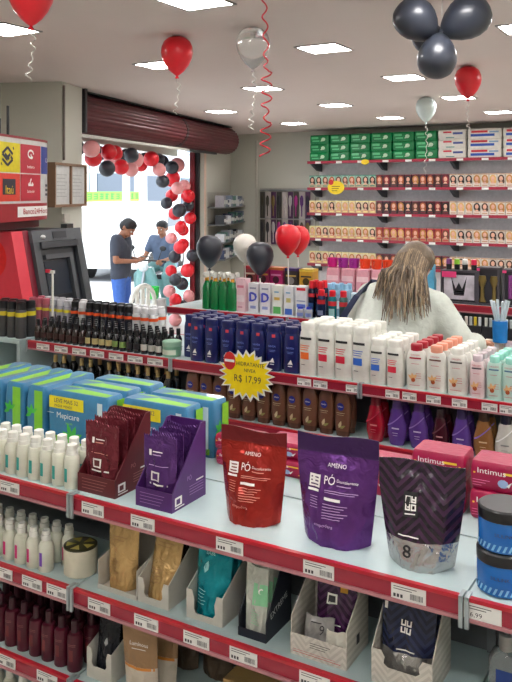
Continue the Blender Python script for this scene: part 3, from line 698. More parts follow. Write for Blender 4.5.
# ---- third shelf
cx = gx(101, 1.6)
carton('white notched carton of black pouches next to the maroon bottles', cx, 1.592, Z3, 0.085, 0.12, 0.11, 0.078, cart, 0.045, 0.078)
blkf = M('black_foil', (28, 30, 38), 0.22, 0.3, wr=0.6)
def bpr(fn): m = MB(); leafshape(m, fn, 0.0, 0.075, 0.02, 0.012, 1.57, 0); return m
cpouch('black_pouch', 'black foil pouch in the white notched carton near the maroon bottles', cx, 1.622, Z3 + 0.0032, 0.072, 0.138, 0.036, blkf, 41, bpr, [M('print_grey', (150, 150, 150), 0.4)], 0.12)
cpouch('black_pouch', 'black foil pouch behind another in the white notched carton', cx, 1.664, Z3 + 0.0032, 0.07, 0.142, 0.026, blkf, 42, None, None, 0.1)
krf = M('kraft_foil', (150, 118, 84), 0.4, 0.15, wr=0.3); krw = M('kraft_white', (196, 186, 170), 0.4, wr=0.3)
def kpr(fn):
    m = MB(); m.text('Luminous', 0.014, fn, 0, 1, 0.0, 0.135); rect(m, fn, -0.02, 0.02, 0.122, 0.1235, 0); rect(m, fn, -0.044, 0.044, 0.072, 0.079, 1, 6); return m
kp = [wht_ink, M('kraft_orange', (206, 130, 50), 0.4)]
cpouch('kraft_pouch', 'kraft brown pouch with an orange band leaning out of the shelf', gx(140, 1.60), 1.61, Z3, 0.1, 0.185, 0.04, [krw, krf], 43, kpr, kp, -0.08, rz=D(8), mi_fn=lambda v: 1 if v > 0.42 else 0, wr=0.0015)
cpouch('kraft_pouch', 'kraft brown pouch with orange band standing upright behind the leaning one', gx(160, 1.66), 1.665, Z3, 0.1, 0.185, 0.035, [krw, krf], 44, kpr, kp, 0.05, rz=D(2), mi_fn=lambda v: 1 if v > 0.42 else 0, wr=0.0015)
for i, (px, Y) in enumerate(((184, 1.765), (218, 1.77), (252, 1.765))):
    th = cpouch('brown_pouch', 'dull brown foil pouch standing far back on the third shelf', gx(px, Y), Y, Z3, 0.1, 0.17, 0.035, M('brown_foil', (84, 68, 54), 0.35, 0.2, wr=0.4), 45 + i, kpr, kp, 0.05, wr=0.002)
    tag(th, group='brown pouches on the third shelf')
t = thing('gold_box', 'low gold brown box lying on the third shelf under the black carton', 'box', (gx(258, 1.66), 1.66, Z3))
MB().b2(-0.07, 0.07, -0.045, 0.045, 0, 0.1).build('box_body', M('gold_card', (150, 118, 70), 0.4), t, False)
MB().b2(-0.071, 0.071, -0.046, 0.046, 0.1, 0.112).build('lid', M('gold_card_lid', (170, 136, 84), 0.4), t, False)
cpouch('white_sachet', 'flat white sachet lying on the third shelf beside the gold box', gx(315, 1.62), 1.62, Z3, 0.1, 0.12, 0.02, M('sachet_white', (214, 210, 196), 0.4, wr=0.5), 49, None, None, 0.1)

# ================================================================ second gondola
G2 = 0.85
# small dark bottles
darkg = M('amber_dark', (40, 24, 20), 0.15, coat=0.5); darkb = M('black_glass', (20, 20, 24), 0.15, coat=0.5)
def small_bottle(mat, lc, nm, label, group):
    lab = MB(); patch(lab, 0.0185, 0.0185, 2, 0.018, 0.048, D(-165), D(-15), 0, 10)
    return bottle('serum_bottle', label, 'bottle', group, [(0, 0.017, 0.017), (0.003, 0.0185, 0.0185), (0.062, 0.0185, 0.0185), (0.074, 0.013, 0.013), (0.082, 0.009, 0.009)], mat,
        [(0.081, 0.0105, 0.0105), (0.112, 0.0105, 0.0105), (0.114, 0.0085, 0.0085)], black, 12, [('label', lab, lc)])
sb = [small_bottle(darkg, M('label_brown', (58, 34, 30), 0.4), 'a', 'small amber brown bottle with black cap in the front row of dark bottles', 'small amber bottles'),
      small_bottle(darkb, M('label_cream', (190, 176, 120), 0.4), 'b', 'small black bottle with cream label in the front row of dark bottles', 'small black bottles with cream labels'),
      small_bottle(darkb, M('label_leaf', (120, 150, 80), 0.4), 'c', 'small black bottle with green label in the front row of dark bottles', 'small black bottles with green labels'),
      small_bottle(darkb, M('label_grey', (186, 186, 178), 0.4), 'd', 'small black bottle with pale grey label near the green jar', 'small black bottles with grey labels'),
      small_bottle(darkb, M('label_black', (30, 30, 34), 0.4), 'e', 'small all black bottle standing behind the front row of dark bottles', 'small all black bottles')]
seq = [0] * 8 + [1, 1, 1, 1, 2, 2, 4, 4, 3, 3, 3]
for k, q in enumerate(seq):
    X = -3.205 + k * 0.0458
    sb[q]((X, 3.115, G2), random.uniform(-0.3, 0.3))
    for r in range(1, 4): sb[4]((X + 0.004 * r, 3.115 + r * 0.048, G2), random.uniform(-0.3, 0.3), 'small all black bottle in the ' + RW[r] + ' of dark bottles')
t = thing('cream_jar', 'round pale green cream jar at the end of the dark bottles', 'jar', (gx(172, 3.14), 3.14, G2))
MB().sup([(0, 0.042, 0.042), (0.003, 0.046, 0.046), (0.05, 0.046, 0.046)], 24).build('jar_body', M('jar_sage', (120, 170, 140), 0.35), t)
MB().sup([(0.05, 0.0475, 0.0475), (0.072, 0.0475, 0.0475), (0.075, 0.044, 0.044)], 24).build('lid', M('jar_sage_lid', (150, 190, 165), 0.35), t)
lab = MB(); patch(lab, 0.046, 0.046, 2, 0.012, 0.036, D(-150), D(-30), 0, 10); lab.build('label', M('jar_label', (206, 214, 196), 0.5), t)
# taller banded bottles in the rear rows
def banded(bm_, cm, band, label, group, w=0.0265, hh=0.15):
    lab = MB(); patch(lab, w, w, 2, hh * 0.72, hh * 0.83, D(-180), D(179), 0, 20)
    return bottle('hair_bottle', label, 'bottle', group, [(0, w * 0.93, w * 0.93), (0.004, w, w), (hh * 0.9, w, w), (hh * 0.96, w * 0.8, w * 0.8)], bm_,
        [(hh * 0.955, w * 0.85, w * 0.85), (hh * 1.17, w * 0.82, w * 0.82), (hh * 1.19, w * 0.6, w * 0.6)], cm, 14, [('band', lab, band)])
yb_ = M('band_yellow', (206, 190, 40), 0.4); ob_ = M('band_orange', (226, 84, 36), 0.4)
greyc = M('cap_grey_lilac', (150, 148, 160), 0.35); milk = M('milky_plastic', (214, 216, 216), 0.25, trans=0.3)
b1 = banded(M('dusty_pink_plastic', (150, 78, 92), 0.35), M('cap_dusty_pink', (176, 90, 104), 0.35), yb_, 'dusty pink bottle with yellow band behind the small dark bottles', 'dusty pink bottles with yellow bands')
b2_ = banded(greyc, M('cap_pale_grey', (190, 190, 196), 0.35), yb_, 'grey lilac bottle with yellow band behind the small dark bottles', 'grey bottles with yellow bands')
b3 = banded(M('navy_black_plastic', (26, 28, 40), 0.3), black, ob_, 'navy black bottle with orange band behind the small dark bottles', 'dark bottles with orange bands')
b4 = banded(milk, M('cap_milky', (216, 216, 218), 0.3), ob_, 'milky white bottle with orange band behind the small dark bottles', 'milky bottles with orange bands')
b5 = banded(M('plum_plastic', (84, 50, 62), 0.35), M('cap_plum', (70, 44, 54), 0.35), M('band_plum', (120, 80, 90), 0.4), 'plum bottle standing behind the round green jar', 'plum bottles behind the green jar')
for r in range(2):
    Y = 3.40 + r * 0.07
    for k in range(17):
        X = gx(33, 3.40) + k * 0.0565
        px = 256 + FPX * (X * cs + Y * sn) / (-X * sn + Y * cs)
        P = b1 if px < 47 else b2_ if px < 73 else b4 if 80 < px < 86 else b3 if px < 131 else b4 if px < 165 else b5
        P((X, Y, G2), random.uniform(-0.3, 0.3))
# dark bottles with pale gold caps on the shelf below
bt = bottle('dark_tonic_bottle', 'dark bottle with pale gold cap on the shelf under the small dark bottles', 'bottle', 'gold capped bottles under the dark row',
    [(0, 0.024, 0.024), (0.11, 0.024, 0.024), (0.13, 0.012, 0.012)], darkb, [(0.128, 0.011, 0.011), (0.168, 0.0105, 0.0105)], M('cap_cream_gold', (206, 180, 120), 0.3, 0.2), 12)
for r in range(2):
    for k in range(13):
        if k in (2, 5): continue
        bt((-3.1 + k * 0.063, 3.14 + r * 0.07, 0.607))
# end unit with tall dark bottles
t = thing('end_shelf_unit', 'pale end shelf unit beside the rows of small dark bottles', 'shelving', (0, 0, 0))
MB().b2(-3.56, -3.29, 3.06, 3.40, 0.825, 0.85).build('shelf', shelfw, t, False)
for X in (-3.545, -3.31): MB().b2(X - 0.012, X + 0.012, 3.07, 3.39, 0, 0.825).build('side_panel', shelfw, t, False)
MB().b2(-3.533, -3.322, 3.37, 3.39, 0, 0.825).build('back_panel', panelg, t, False)
MB().b2(-3.533, -3.322, 3.08, 3.37, 0.4, 0.42).build('shelf', shelfw, t, False)
lab = MB(); patch(lab, 0.03, 0.03, 2, 0.118, 0.142, D(-180), D(179), 0, 20)
bt = bottle('shampoo_bottle', 'tall charcoal bottle with yellow band on the pale end shelf', 'bottle', 'charcoal bottles with yellow bands',
    [(0, 0.028, 0.028), (0.004, 0.03, 0.03), (0.15, 0.03, 0.03), (0.158, 0.026, 0.026)], M('charcoal_plastic', (62, 62, 64), 0.35), [(0.157, 0.0275, 0.0275), (0.196, 0.026, 0.026), (0.2, 0.02, 0.02)], black, 16, [('band', lab, yb_)])
for r in range(2):
    for k in range(4): bt((-3.326 - k * 0.066, 3.105 + r * 0.07, 0.85), 0, 'tall charcoal bottle with yellow band on the pale end shelf, ' + ('edge row' if r == 0 else 'row behind'))
# small sign holder with red tip
t = thing('sign_holder', 'thin white sign post with red tip among the dark bottles', 'sign holder', (gx(52, 3.34), 3.345, G2))
MB().sup([(0, 0.03, 0.03), (0.006, 0.03, 0.03)], 16).build('base', white, t); MB().tube([(0, 0, 0.006), (0, 0, 0.335)], 0.006, 8).build('post', white, t)
m = MB().b2(-0.025, 0.014, -0.006, 0.006, 0.335, 0.352); m.build('bar', white, t, False); MB().b2(-0.05, -0.015, -0.007, 0.007, 0.338, 0.357).build('tip', M('tip_red', (206, 30, 60), 0.4), t, False)

# navy lotion bottles
navy = M('navy_plastic', (16, 28, 92), 0.28, coat=0.3); navc = M('navy_cap', (18, 26, 84), 0.3)
def lotion(name, label, group, mat, capm, w, dd, hh, prints, pm, inv=False, cap_w=0.75):
    t = thing(name, label, 'bottle', group=group)
    w2, d2 = w / 2, dd / 2
    if not inv:
        secs = [(0, w2 * 0.92, d2 * 0.9, 2.6), (0.004, w2, d2, 2.6), (hh * 0.55, w2, d2, 2.6), (hh * 0.72, w2 * 0.97, d2, 2.5), (hh * 0.82, w2 * 0.86, d2 * 0.95, 2.4), (hh * 0.855, w2 * 0.74, d2 * 0.9, 2.3)]
        cap = [(hh * 0.85, w2 * cap_w, d2 * 0.92, 2.5), (hh * 0.955, w2 * cap_w * 1.03, d2 * 0.94, 2.6), (hh * 0.985, w2 * cap_w, d2 * 0.9, 2.6), (hh, w2 * cap_w * 0.9, d2 * 0.8, 2.6)]
    else:
        secs = [(hh * 0.12, w2 * 0.86, d2 * 0.9, 2.5), (hh * 0.3, w2, d2, 2.5), (hh * 0.65, w2 * 1.0, d2 * 0.98, 2.4), (hh * 0.82, w2 * 0.88, d2 * 0.9, 2.3), (hh * 0.93, w2 * 0.66, d2 * 0.7, 2.2), (hh * 0.985, w2 * 0.4, d2 * 0.4, 2.2), (hh, w2 * 0.2, d2 * 0.2, 2.2)]
        cap = [(0, w2 * 0.8, d2 * 0.85, 2.5), (hh * 0.12, w2 * 0.84, d2 * 0.88, 2.5)]
    MB().sup(secs, 20).build('bottle_body', mat, t); MB().sup(cap, 20).build('cap', capm, t)
    p = MB(); prints(p, surf(w2, d2, 2.6, 0.0012)); p.build('label', pm, t, False)
    return Proto(t)
def circ(p, fn, cx, cz, r, mi, n=12, sy=1.0):
    for k in range(n):
        a, b = 2 * PI * k / n, 2 * PI * (k + 1) / n
        p.poly([fn(cx, cz), fn(cx + r * math.cos(a), cz + r * sy * math.sin(a)), fn(cx + r * math.cos(b), cz + r * sy * math.sin(b))], mi)
def nvp(p, fn):
    p.text('NIVEA', 0.013, fn, 0, 1, 0, 0.112); rect(p, fn, -0.016, 0.016, 0.094, 0.0955, 0); rect(p, fn, -0.012, 0.012, 0.088, 0.0895, 0)
    p.poly([fn(-0.012, 0.04), fn(0.012, 0.04), fn(0.004, 0.062)], 1); rect(p, fn, -0.01, 0.01, 0.03, 0.034, 1); rect(p, fn, 0.0, 0.016, 0.152, 0.166, 2, 2)
NV = lotion('navy_lotion_bottle', 'navy blue lotion bottle on the shelf behind the yellow price burst', 'navy lotion bottles', navy, navc, 0.074, 0.044, 0.205, nvp, [M('navy_light', (120, 140, 214), 0.4), wht_ink, M('red_dot_print', (200, 60, 70), 0.4)], cap_w=0.8)
for i, px in enumerate((184, 197.6, 212, 228, 243, 258.5, 274, 292)):
    for r in range(4):
        Y = 3.115 + r * 0.056 + (0.06 if px == 184 else 0)
        NV((gx(px, 3.115) + 0.003 * r, Y, G2), D(random.uniform(-6, 6)), 'navy blue lotion bottle in the ' + RW[r] + ', above the price burst')
# white lotion bottles
lw = M('lotion_white', (224, 224, 216), 0.3)
RWS = ('edge row', 'second row', 'third row', 'fourth row', 'fifth row')
def lot(label, group, col, big, n, px, capm=None, band=(40, 40, 42), body=None):
    hh = 0.232 if big else 0.192; w = 0.084 if big else 0.074
    nm = 'print_%d_%d_%d' % col
    def pf(p, fn):
        z = hh
        rect(p, fn, -w * 0.36, w * 0.3, z * 0.68, z * 0.725, 0)
        rect(p, fn, -w * 0.36, w * 0.16, z * 0.31, z * 0.44, 1)
        for k in range(3): rect(p, fn, -w * 0.36, w * (0.2 - 0.05 * k), z * (0.56 - 0.04 * k), z * (0.575 - 0.04 * k), 1)
        rect(p, fn, -w * 0.3, -w * 0.05, z * 0.2, z * 0.21, 2)
    P = lotion('white_lotion_bottle', label, group, body or lw, capm or white, w, 0.05, hh, pf, [M('band_%d_%d_%d' % band, band, 0.4), M(nm, col, 0.4), ink], cap_w=0.8)
    for r in range(n): P((gx(px, 3.12) + 0.002 * r, 3.118 + r * 0.06, G2), D(random.uniform(-4, 4)), label + ', ' + RWS[r])
lot('tall white lotion bottle with an orange block next to the navy bottles', 'tall white bottles with orange blocks', (236, 110, 40), True, 4, 309)
lot('tall white lotion bottle with a red block next to the orange one', 'tall white bottles with red blocks', (214, 40, 66), True, 4, 327)
lot('tall white lotion bottle with a red block beside the blue blocked one', 'tall white bottles with red blocks beside the blue', (214, 40, 66), True, 4, 344.5)
lot('tall white lotion bottle with a blue block beside the red blocked one', 'tall white bottles with blue blocks', (50, 104, 200), True, 4, 362)
lot('short white lotion bottle with a blue block', 'short white bottles with blue blocks', (60, 110, 210), False, 4, 379, M('cap_charcoal', (40, 42, 46), 0.4) if False else None)
lot('short white lotion bottle with a red block', 'short white bottles with red blocks', (220, 44, 70), False, 4, 396)
def almond(label, group, px, n, capm, body, bcol, w=0.08, hh=0.185):
    def pf(p, fn):
        rect(p, fn, -w * 0.3, w * 0.3, hh * 0.68, hh * 0.715, 0); p.text('ORIGEM', 0.009, fn, 1, 1.1, 0, hh * 0.765)
        rect(p, fn, -w * 0.2, w * 0.2, hh * 0.57, hh * 0.58, 1)
        for a in (0.9, 1.7, 2.5): leafshape(p, fn, -w * 0.12, hh * 0.24, 0.026, 0.013, a, 2)
        circ(p, fn, -w * 0.1, hh * 0.22, 0.009, 3, 8)
        for k in range(3): rect(p, fn, w * 0.05, w * 0.3, hh * (0.36 - 0.05 * k), hh * (0.37 - 0.05 * k), 1)
        rect(p, fn, -w * 0.3, w * 0.25, hh * 0.1, hh * 0.11, 1)
    P = lotion('scented_lotion_bottle', label, group, body, capm, w, 0.048, hh, pf, [M('nameband_%d_%d_%d' % bcol, bcol, 0.4), M('print_rose', (200, 90, 96), 0.4), M('almond_pale', (232, 186, 130), 0.4), M('almond_brown', (176, 86, 40), 0.4)], cap_w=0.58)
    for r in range(n): P((gx(px, 3.12) + 0.003 * r, 3.118 + r * 0.06, G2), D(random.uniform(-4, 4)), label + ', ' + RWS[r])
almond('white lotion bottle with a dark red cap', 'white bottles with red caps', 417, 5, M('cap_wine', (160, 24, 44), 0.35), lw, (176, 40, 60))
almond('white lotion bottle with a salmon cap', 'white bottles with salmon caps', 437, 5, M('cap_salmon', (226, 150, 124), 0.35), lw, (110, 70, 60))
almond('cream white lotion bottle with a white cap beside the salmon capped ones', 'white bottles with white caps', 458, 4, white, lw, (80, 76, 74))
almond('pale pink lotion bottle with a clear cap', 'pale pink bottles', 478, 4, M('cap_clear_pink', (226, 210, 216), 0.2, trans=0.3), M('pale_pink_plastic', (226, 204, 206), 0.3), (90, 80, 90), 0.062, 0.165)
almond('mint green lotion bottle on the white lotion shelf', 'mint lotion bottles', 495, 4, M('cap_mint', (150, 216, 200), 0.25), M('mint_plastic', (190, 220, 210), 0.3), (80, 120, 150), 0.062, 0.168)
almond('mint green lotion bottle beside another mint one', 'more mint lotion bottles', 511, 3, M('cap_mint', (150, 216, 200), 0.25), M('mint_plastic', (190, 220, 210), 0.3), (80, 120, 150), 0.062, 0.168)
# brown lotion bottles, lower shelf
brown = M('cocoa_plastic', (112, 72, 54), 0.32)
def brp(p, fn):
    circ(p, fn, 0, 0.128, 0.0165, 0, 14); p.text('NIVEA', 0.0085, lambda x, z: Vector(fn(x, z)) + Vector((0, -0.0006, 0)), 1, 1, 0, 0.128)
    leafshape(p, fn, -0.008, 0.036, 0.034, 0.015, 1.2, 2); leafshape(p, fn, -0.002, 0.036, 0.028, 0.012, 0.5, 3)
    rect(p, fn, -0.02, 0.02, 0.1, 0.102, 2); rect(p, fn, -0.016, 0.016, 0.092, 0.0935, 2)
BR = lotion('brown_lotion_bottle', 'cocoa brown lotion bottle on the shelf below the navy bottles', 'brown lotion bottles', brown, M('cocoa_cap', (84, 52, 40), 0.35), 0.074, 0.045, 0.198, brp, [M('nivea_blue', (24, 40, 140), 0.35), wht_ink, M('cream_leaf', (206, 190, 150), 0.4), M('leaf_olive', (150, 150, 90), 0.4)], True)
for k in range(11):
    for r in range(2): BR((gx(194, 3.13) + k * 0.0785, 3.122 + r * 0.06, 0.607), D(random.uniform(-5, 5)), 'cocoa brown lotion bottle below the navy bottles, ' + RWS[r])
# curved coloured shampoo bottles
def curvy(label, group, px, col, capc, w=0.082, hh=0.19, lcol=(230, 230, 230)):
    t = thing('curved_shampoo_bottle', label, 'bottle', group=group); w2 = w / 2
    body = M('shampoo_%d_%d_%d' % col, col, 0.25, coat=0.3)
    secs = [(0, w2 * 0.7, 0.02, 2.4), (0.006, w2 * 0.78, 0.023, 2.4), (hh * 0.25, w2, 0.026, 2.4), (hh * 0.45, w2 * 0.96, 0.025, 2.4), (hh * 0.62, w2 * 0.74, 0.022, 2.3), (hh * 0.74, w2 * 0.66, 0.02, 2.2), (hh * 0.79, w2 * 0.56, 0.018, 2.1)]
    MB().sup(secs, 18).build('bottle_body', body, t)
    MB().sup([(hh * 0.785, w2 * 0.52, 0.0185), (hh * 0.97, w2 * 0.46, 0.017), (hh, w2 * 0.38, 0.013)], 16).build('cap', M('shcap_%d_%d_%d' % capc, capc, 0.3), t)
    p = MB(); fn = surf(w2, 0.0262, 2.4, 0.0014)
    rect(p, fn, -w * 0.18, w * 0.2, hh * 0.36, hh * 0.39, 0); rect(p, fn, -w * 0.14, w * 0.14, hh * 0.27, hh * 0.28, 0); rect(p, fn, -w * 0.12, w * 0.12, hh * 0.22, hh * 0.228, 0)
    p.build('label', M('shlabel_%d_%d_%d' % lcol, lcol, 0.4), t, False)
    s_ = MB(); fs = lambda x, z: (x, -0.0268 + 0.06 * max(0, z - hh * 0.45), z)
    for k in range(6):
        a = k / 6; b = (k + 1) / 6
        f = lambda q: (-w2 * 0.8 + w * 0.75 * q, hh * (0.42 + 0.26 * q ** 1.4))
        (x0, z0), (x1_, z1) = f(a), f(b); s_.poly([fs(x0, z0), fs(x1_, z1), fs(x1_, z1 + 0.006), fs(x0, z0 + 0.006)])
    s_.build('painted_highlight', M('painted_highlight_%d' % (sum(col)), tuple(min(255, c + 45) for c in col), 0.3), t, False)  # diagonal highlight painted on as a lighter band of the bottle colour
    P = Proto(t)
    for r in range(2): P((gx(px, 3.13) + 0.002 * r, 3.128 + r * 0.07, 0.607), D(random.uniform(-5, 5)), label + ', ' + RWS[r])
curvy('curved crimson shampoo bottle beside the brown lotion bottles', 'crimson shampoo bottles', 376, (160, 14, 40), (130, 10, 30), lcol=(220, 120, 130))
curvy('curved violet shampoo bottle beside the crimson one', 'violet shampoo bottles beside crimson', 397.5, (92, 58, 142), (80, 50, 124), lcol=(200, 180, 220))
curvy('curved violet shampoo bottle beside the dark wine one', 'violet shampoo bottles beside wine', 419, (92, 58, 142), (80, 50, 124), lcol=(200, 180, 220))
curvy('curved dark wine shampoo bottle between violet ones', 'wine shampoo bottles', 441, (64, 14, 30), (40, 12, 20), 0.07, 0.175, (216, 150, 160))
curvy('curved violet shampoo bottle beside the tan one', 'violet shampoo bottles beside tan', 462, (96, 64, 150), (60, 44, 100), 0.078, 0.185, (200, 180, 220))
curvy('curved tan brown shampoo bottle', 'tan shampoo bottles', 484, (150, 102, 58), (70, 46, 30), lcol=(214, 180, 140))
curvy('curved white shampoo bottle with a navy cap', 'white shampoo bottles', 506, (214, 212, 206), (30, 34, 60), lcol=(150, 150, 150))
# yellow starburst price sign hung on the rail
t = thing('price_burst', 'yellow starburst price sign hung on the rail under the navy bottles', 'sign', (gx(247, 3.06), 3.052, zz(247, 375, 3.06)))
def burst(n, ra, rb, r1, r2):
    pts = []
    for k in range(2 * n):
        a = 2 * PI * k / (2 * n) + 0.08; rr = (1.0 if k % 2 == 0 else 0.78) * (1 + 0.05 * math.sin(5 * k))
        pts.append((ra * rr * math.cos(a), rb * rr * math.sin(a)))
    return pts
def fan(mb, pts, y, mi, th=0.002):
    mb.loft([[(0.0, y, 0.0)] * len(pts), [(a, y, b) for a, b in pts], [(a, y + th, b) for a, b in pts]], mi)
b_ = MB(); fan(b_, burst(21, 0.15, 0.118, 1, 1), 0, 0); b_.build('border', paper, t, False)
b_ = MB(); fan(b_, burst(21, 0.135, 0.103, 1, 1), -0.0014, 0, 0.001); b_.build('burst', M('burst_yellow', (255, 222, 0), 0.5), t, False)
b_ = MB(); pts = [(0.031 * math.cos(2 * PI * k / 24), 0.041 * math.sin(2 * PI * k / 24)) for k in range(24)]
b_.loft([[(-0.085, -0.005, 0.058)] * 24, [(a - 0.085, -0.005, b + 0.058) for a, b in pts], [(a - 0.085, -0.003, b + 0.058) for a, b in pts]], 0)
rect(b_, lambda x, z: (x - 0.085, -0.0058, z + 0.058), -0.026, 0.026, -0.005, 0.007, 1, 1)
b_.build('badge', [M('badge_red', (206, 40, 40), 0.4), paper], t, False)
p = MB(); fb = lambda x, z: (x, -0.0022, z)
p.text('HIDRATANTE', 0.025, fb, 0, 0.95, 0.022, 0.05); p.text('NIVEA', 0.022, fb, 0, 1, 0.02, 0.022); p.text('R$ 17,99', 0.044, fb, 0, 0.9, 0.008, -0.018)
p.build('lettering', M('marker_ink', (36, 34, 60), 0.5), t, False)

# ================================================================ third gondola and the goods on it
# taller unit at its end with two steps
t = thing('shelving_unit', 'stepped shelving unit with dark gift boxes on its upper step', 'shelving')
x0, x1 = -1.70, -0.46
MB().b2(x0 + 0.01, x1 - 0.01, 5.08, 5.10, 0.05, 1.0).build('back_panel', panelg, t, False)
for X in (x0 + 0.012, x1 - 0.012): MB().b2(X - 0.01, X + 0.01, 5.0, 5.04, 0, 0.94).build('post', grey, t, False)
shelf(t, x0, x1, 4.80, 5.08, 0.968, ()); shelf(t, x0, x1, 4.50, 5.0, 0.72, ()); shelf(t, x0, x1, 4.50, 5.0, 0.40, ())
# green spray bottles
grn = M('green_glass', (14, 120, 62), 0.12, coat=0.5)
t = thing('spray_bottle', 'green cleaner bottle with white spray head on the low shelf', 'bottle', group='green spray bottles')
MB().sup([(0, 0.03, 0.022, 3), (0.004, 0.034, 0.026, 3), (0.15, 0.034, 0.026, 3), (0.185, 0.02, 0.018, 2.2), (0.2, 0.013, 0.013)], 16).build('bottle_body', grn, t)
MB().sup([(0.198, 0.015, 0.015), (0.222, 0.014, 0.014)], 12).build('collar', M('collar_yellow', (230, 160, 30), 0.4), t)
m = MB(); m.sup([(0.22, 0.012, 0.02, 2.5, 0, -0.004), (0.245, 0.012, 0.03, 2.5, 0, -0.01), (0.258, 0.009, 0.022, 2.5, 0, -0.008)], 12); m.tube([(0, -0.03, 0.24), (0, -0.034, 0.225), (0, -0.028, 0.205)], 0.004, 6); m.build('spray_head', white, t)
P = Proto(t)
for r in range(2):
    for k in range(4): P((gx(207, 4.6) + k * 0.07, 4.60 + r * 0.07, G3Z), random.uniform(-0.2, 0.2))
# white product boxes
def pbox(label, px, w, hh, base, spots, Y=4.6, cat='box', dp=0.07, z=G3Z, group=None, name='product_box', n=1, txt=None):
    t = thing(name, label, cat, (gx(px, Y), Y, z), group=group)
    MB().b2(-w / 2, w / 2, 0, dp, 0, hh).build('box_body', M('card_%d_%d_%d' % base, base, 0.45), t, False)
    p = MB(); fn = lambda a, b: (a, -0.0012, b); ms = []
    for i, (a0, a1, b0, b1, col) in enumerate(spots):
        ms.append(M('cprint_%d_%d_%d' % col, col, 0.45)); rect(p, fn, a0 * w - w / 2, a1 * w - w / 2, b0 * hh, b1 * hh, i, 1)
    if txt:
        ms.append(M('cprint_%d_%d_%d' % txt[2], txt[2], 0.45)); [p.text(txt[0], txt[1], lambda a, b: (a, -0.002 - 0.0002 * q, b), len(spots), 1, q * 0.004, hh * txt[3] + q * 0.003) for q in (-1, 0, 1)]
    if spots or txt: p.build('print', ms, t, False)
    return t
LIL = (70, 80, 190)
pbox('tall pale pink box beside the green spray bottles', 240.5, 0.075, 0.225, (232, 196, 204), [(0.15, 0.85, 0.72, 0.8, (210, 120, 140)), (0.1, 0.9, 0.3, 0.5, (240, 220, 224)), (0.2, 0.7, 0.12, 0.16, (200, 130, 150))])
for px, c in ((253, 'beside the pale pink box'), (265, 'beside the green and white box')):
    pbox('white box with a blue letter D ' + c, px, 0.072, 0.2, (224, 222, 226), [(0.15, 0.85, 0.8, 0.86, (150, 150, 170)), (0.2, 0.8, 0.14, 0.24, (140, 150, 200))], txt=('D', 0.085, LIL, 0.52))
pbox('white box with green base beside the letter D boxes', 277, 0.07, 0.195, (226, 228, 220), [(0.1, 0.9, 0.04, 0.28, (90, 170, 90)), (0.2, 0.8, 0.5, 0.6, (220, 180, 90)), (0.2, 0.7, 0.75, 0.8, (120, 170, 200))])
pbox('white box with blue base beside the green based box', 288.5, 0.066, 0.195, (224, 226, 230), [(0.1, 0.9, 0.04, 0.24, (60, 100, 190)), (0.25, 0.75, 0.45, 0.6, (200, 190, 120)), (0.2, 0.7, 0.75, 0.8, (120, 170, 200))])
pbox('white box with red top print beside the spray cans', 301, 0.08, 0.2, (228, 228, 230), [(0.1, 0.9, 0.86, 0.95, (210, 40, 60)), (0.1, 0.9, 0.3, 0.42, (90, 120, 200)), (0.1, 0.9, 0.5, 0.54, (150, 160, 190))])
# red capped spray cans
def can(label, group, col, bands, pxs, hh=0.17, r=0.027, Y=4.58, capc=(200, 24, 40), cn='cap', rows=2):
    t = thing('spray_can', label, 'spray can', group=group)
    MB().sup([(0, r * 0.93, r * 0.93), (0.003, r, r), (hh * 0.93, r, r), (hh, r * 0.78, r * 0.78)], 18).build('can_body', M('can_%d_%d_%d' % col, col, 0.25, 0.3), t)
    MB().sup([(hh * 0.99, r * 0.8, r * 0.8), (hh * 1.22, r * 0.76, r * 0.76), (hh * 1.25, r * 0.55, r * 0.55)], 18).build('cap', M('ccap_%d_%d_%d' % capc, capc, 0.3), t)
    lab = MB()
    for (z0, z1, a0, a1, c) in bands: patch(lab, r, r, 2, z0 * hh, z1 * hh, D(a0), D(a1), [b[4] for b in bands].index(c), 8, 0.0012)
    cc = []
    for b in bands:
        if b[4] not in cc: cc.append(b[4])
    lab = MB()
    for (z0, z1, a0, a1, c) in bands: patch(lab, r, r, 2, z0 * hh, z1 * hh, D(a0), D(a1), cc.index(c), 8, 0.0012)
    lab.build('label', [M('cl_%d_%d_%d' % c, c, 0.4) for c in cc], t)
    P = Proto(t)
    for i, px in enumerate(pxs):
        for rr in range(rows): P((gx(px, Y) , Y + 0.062 * rr, G3Z), random.uniform(-0.2, 0.2))
can('navy spray can with red cap beside the white boxes', 'navy spray cans', (20, 26, 52), [(0.7, 0.82, -150, -30, (200, 40, 50)), (0.2, 0.5, -130, -50, (40, 90, 150))], (312.2, 320.4), 0.19, 0.0255, 4.64)
can('dark blue spray can with red cap and red band', 'dark blue spray cans', (30, 44, 84), [(0.66, 0.84, -170, -10, (190, 30, 44)), (0.2, 0.4, -130, -50, (120, 130, 160))], (321.5,), 0.155, 0.027, 4.572, rows=1)
can('teal spray can with red cap and red band', 'teal spray cans', (20, 120, 130), [(0.62, 0.8, -170, -10, (200, 40, 50)), (0.2, 0.5, -130, -50, (150, 200, 200))], (332.5,), 0.155, 0.027, 4.572, rows=1)
can('grey green spray can with red cap next to the teal one', 'grey green spray cans', (70, 110, 106), [(0.62, 0.8, -170, -10, (206, 50, 60)), (0.2, 0.5, -130, -50, (40, 60, 70))], (343.5,), 0.155, 0.027, 4.572, rows=1)
can('pale blue bottle with white cap behind the woman', 'pale blue capped bottles', (200, 214, 200), [(0.7, 0.85, -150, -30, (230, 200, 90)), (0.2, 0.5, -130, -50, (90, 150, 190))], (354.5,), 0.15, 0.027, 4.572, (190, 210, 226), rows=1)
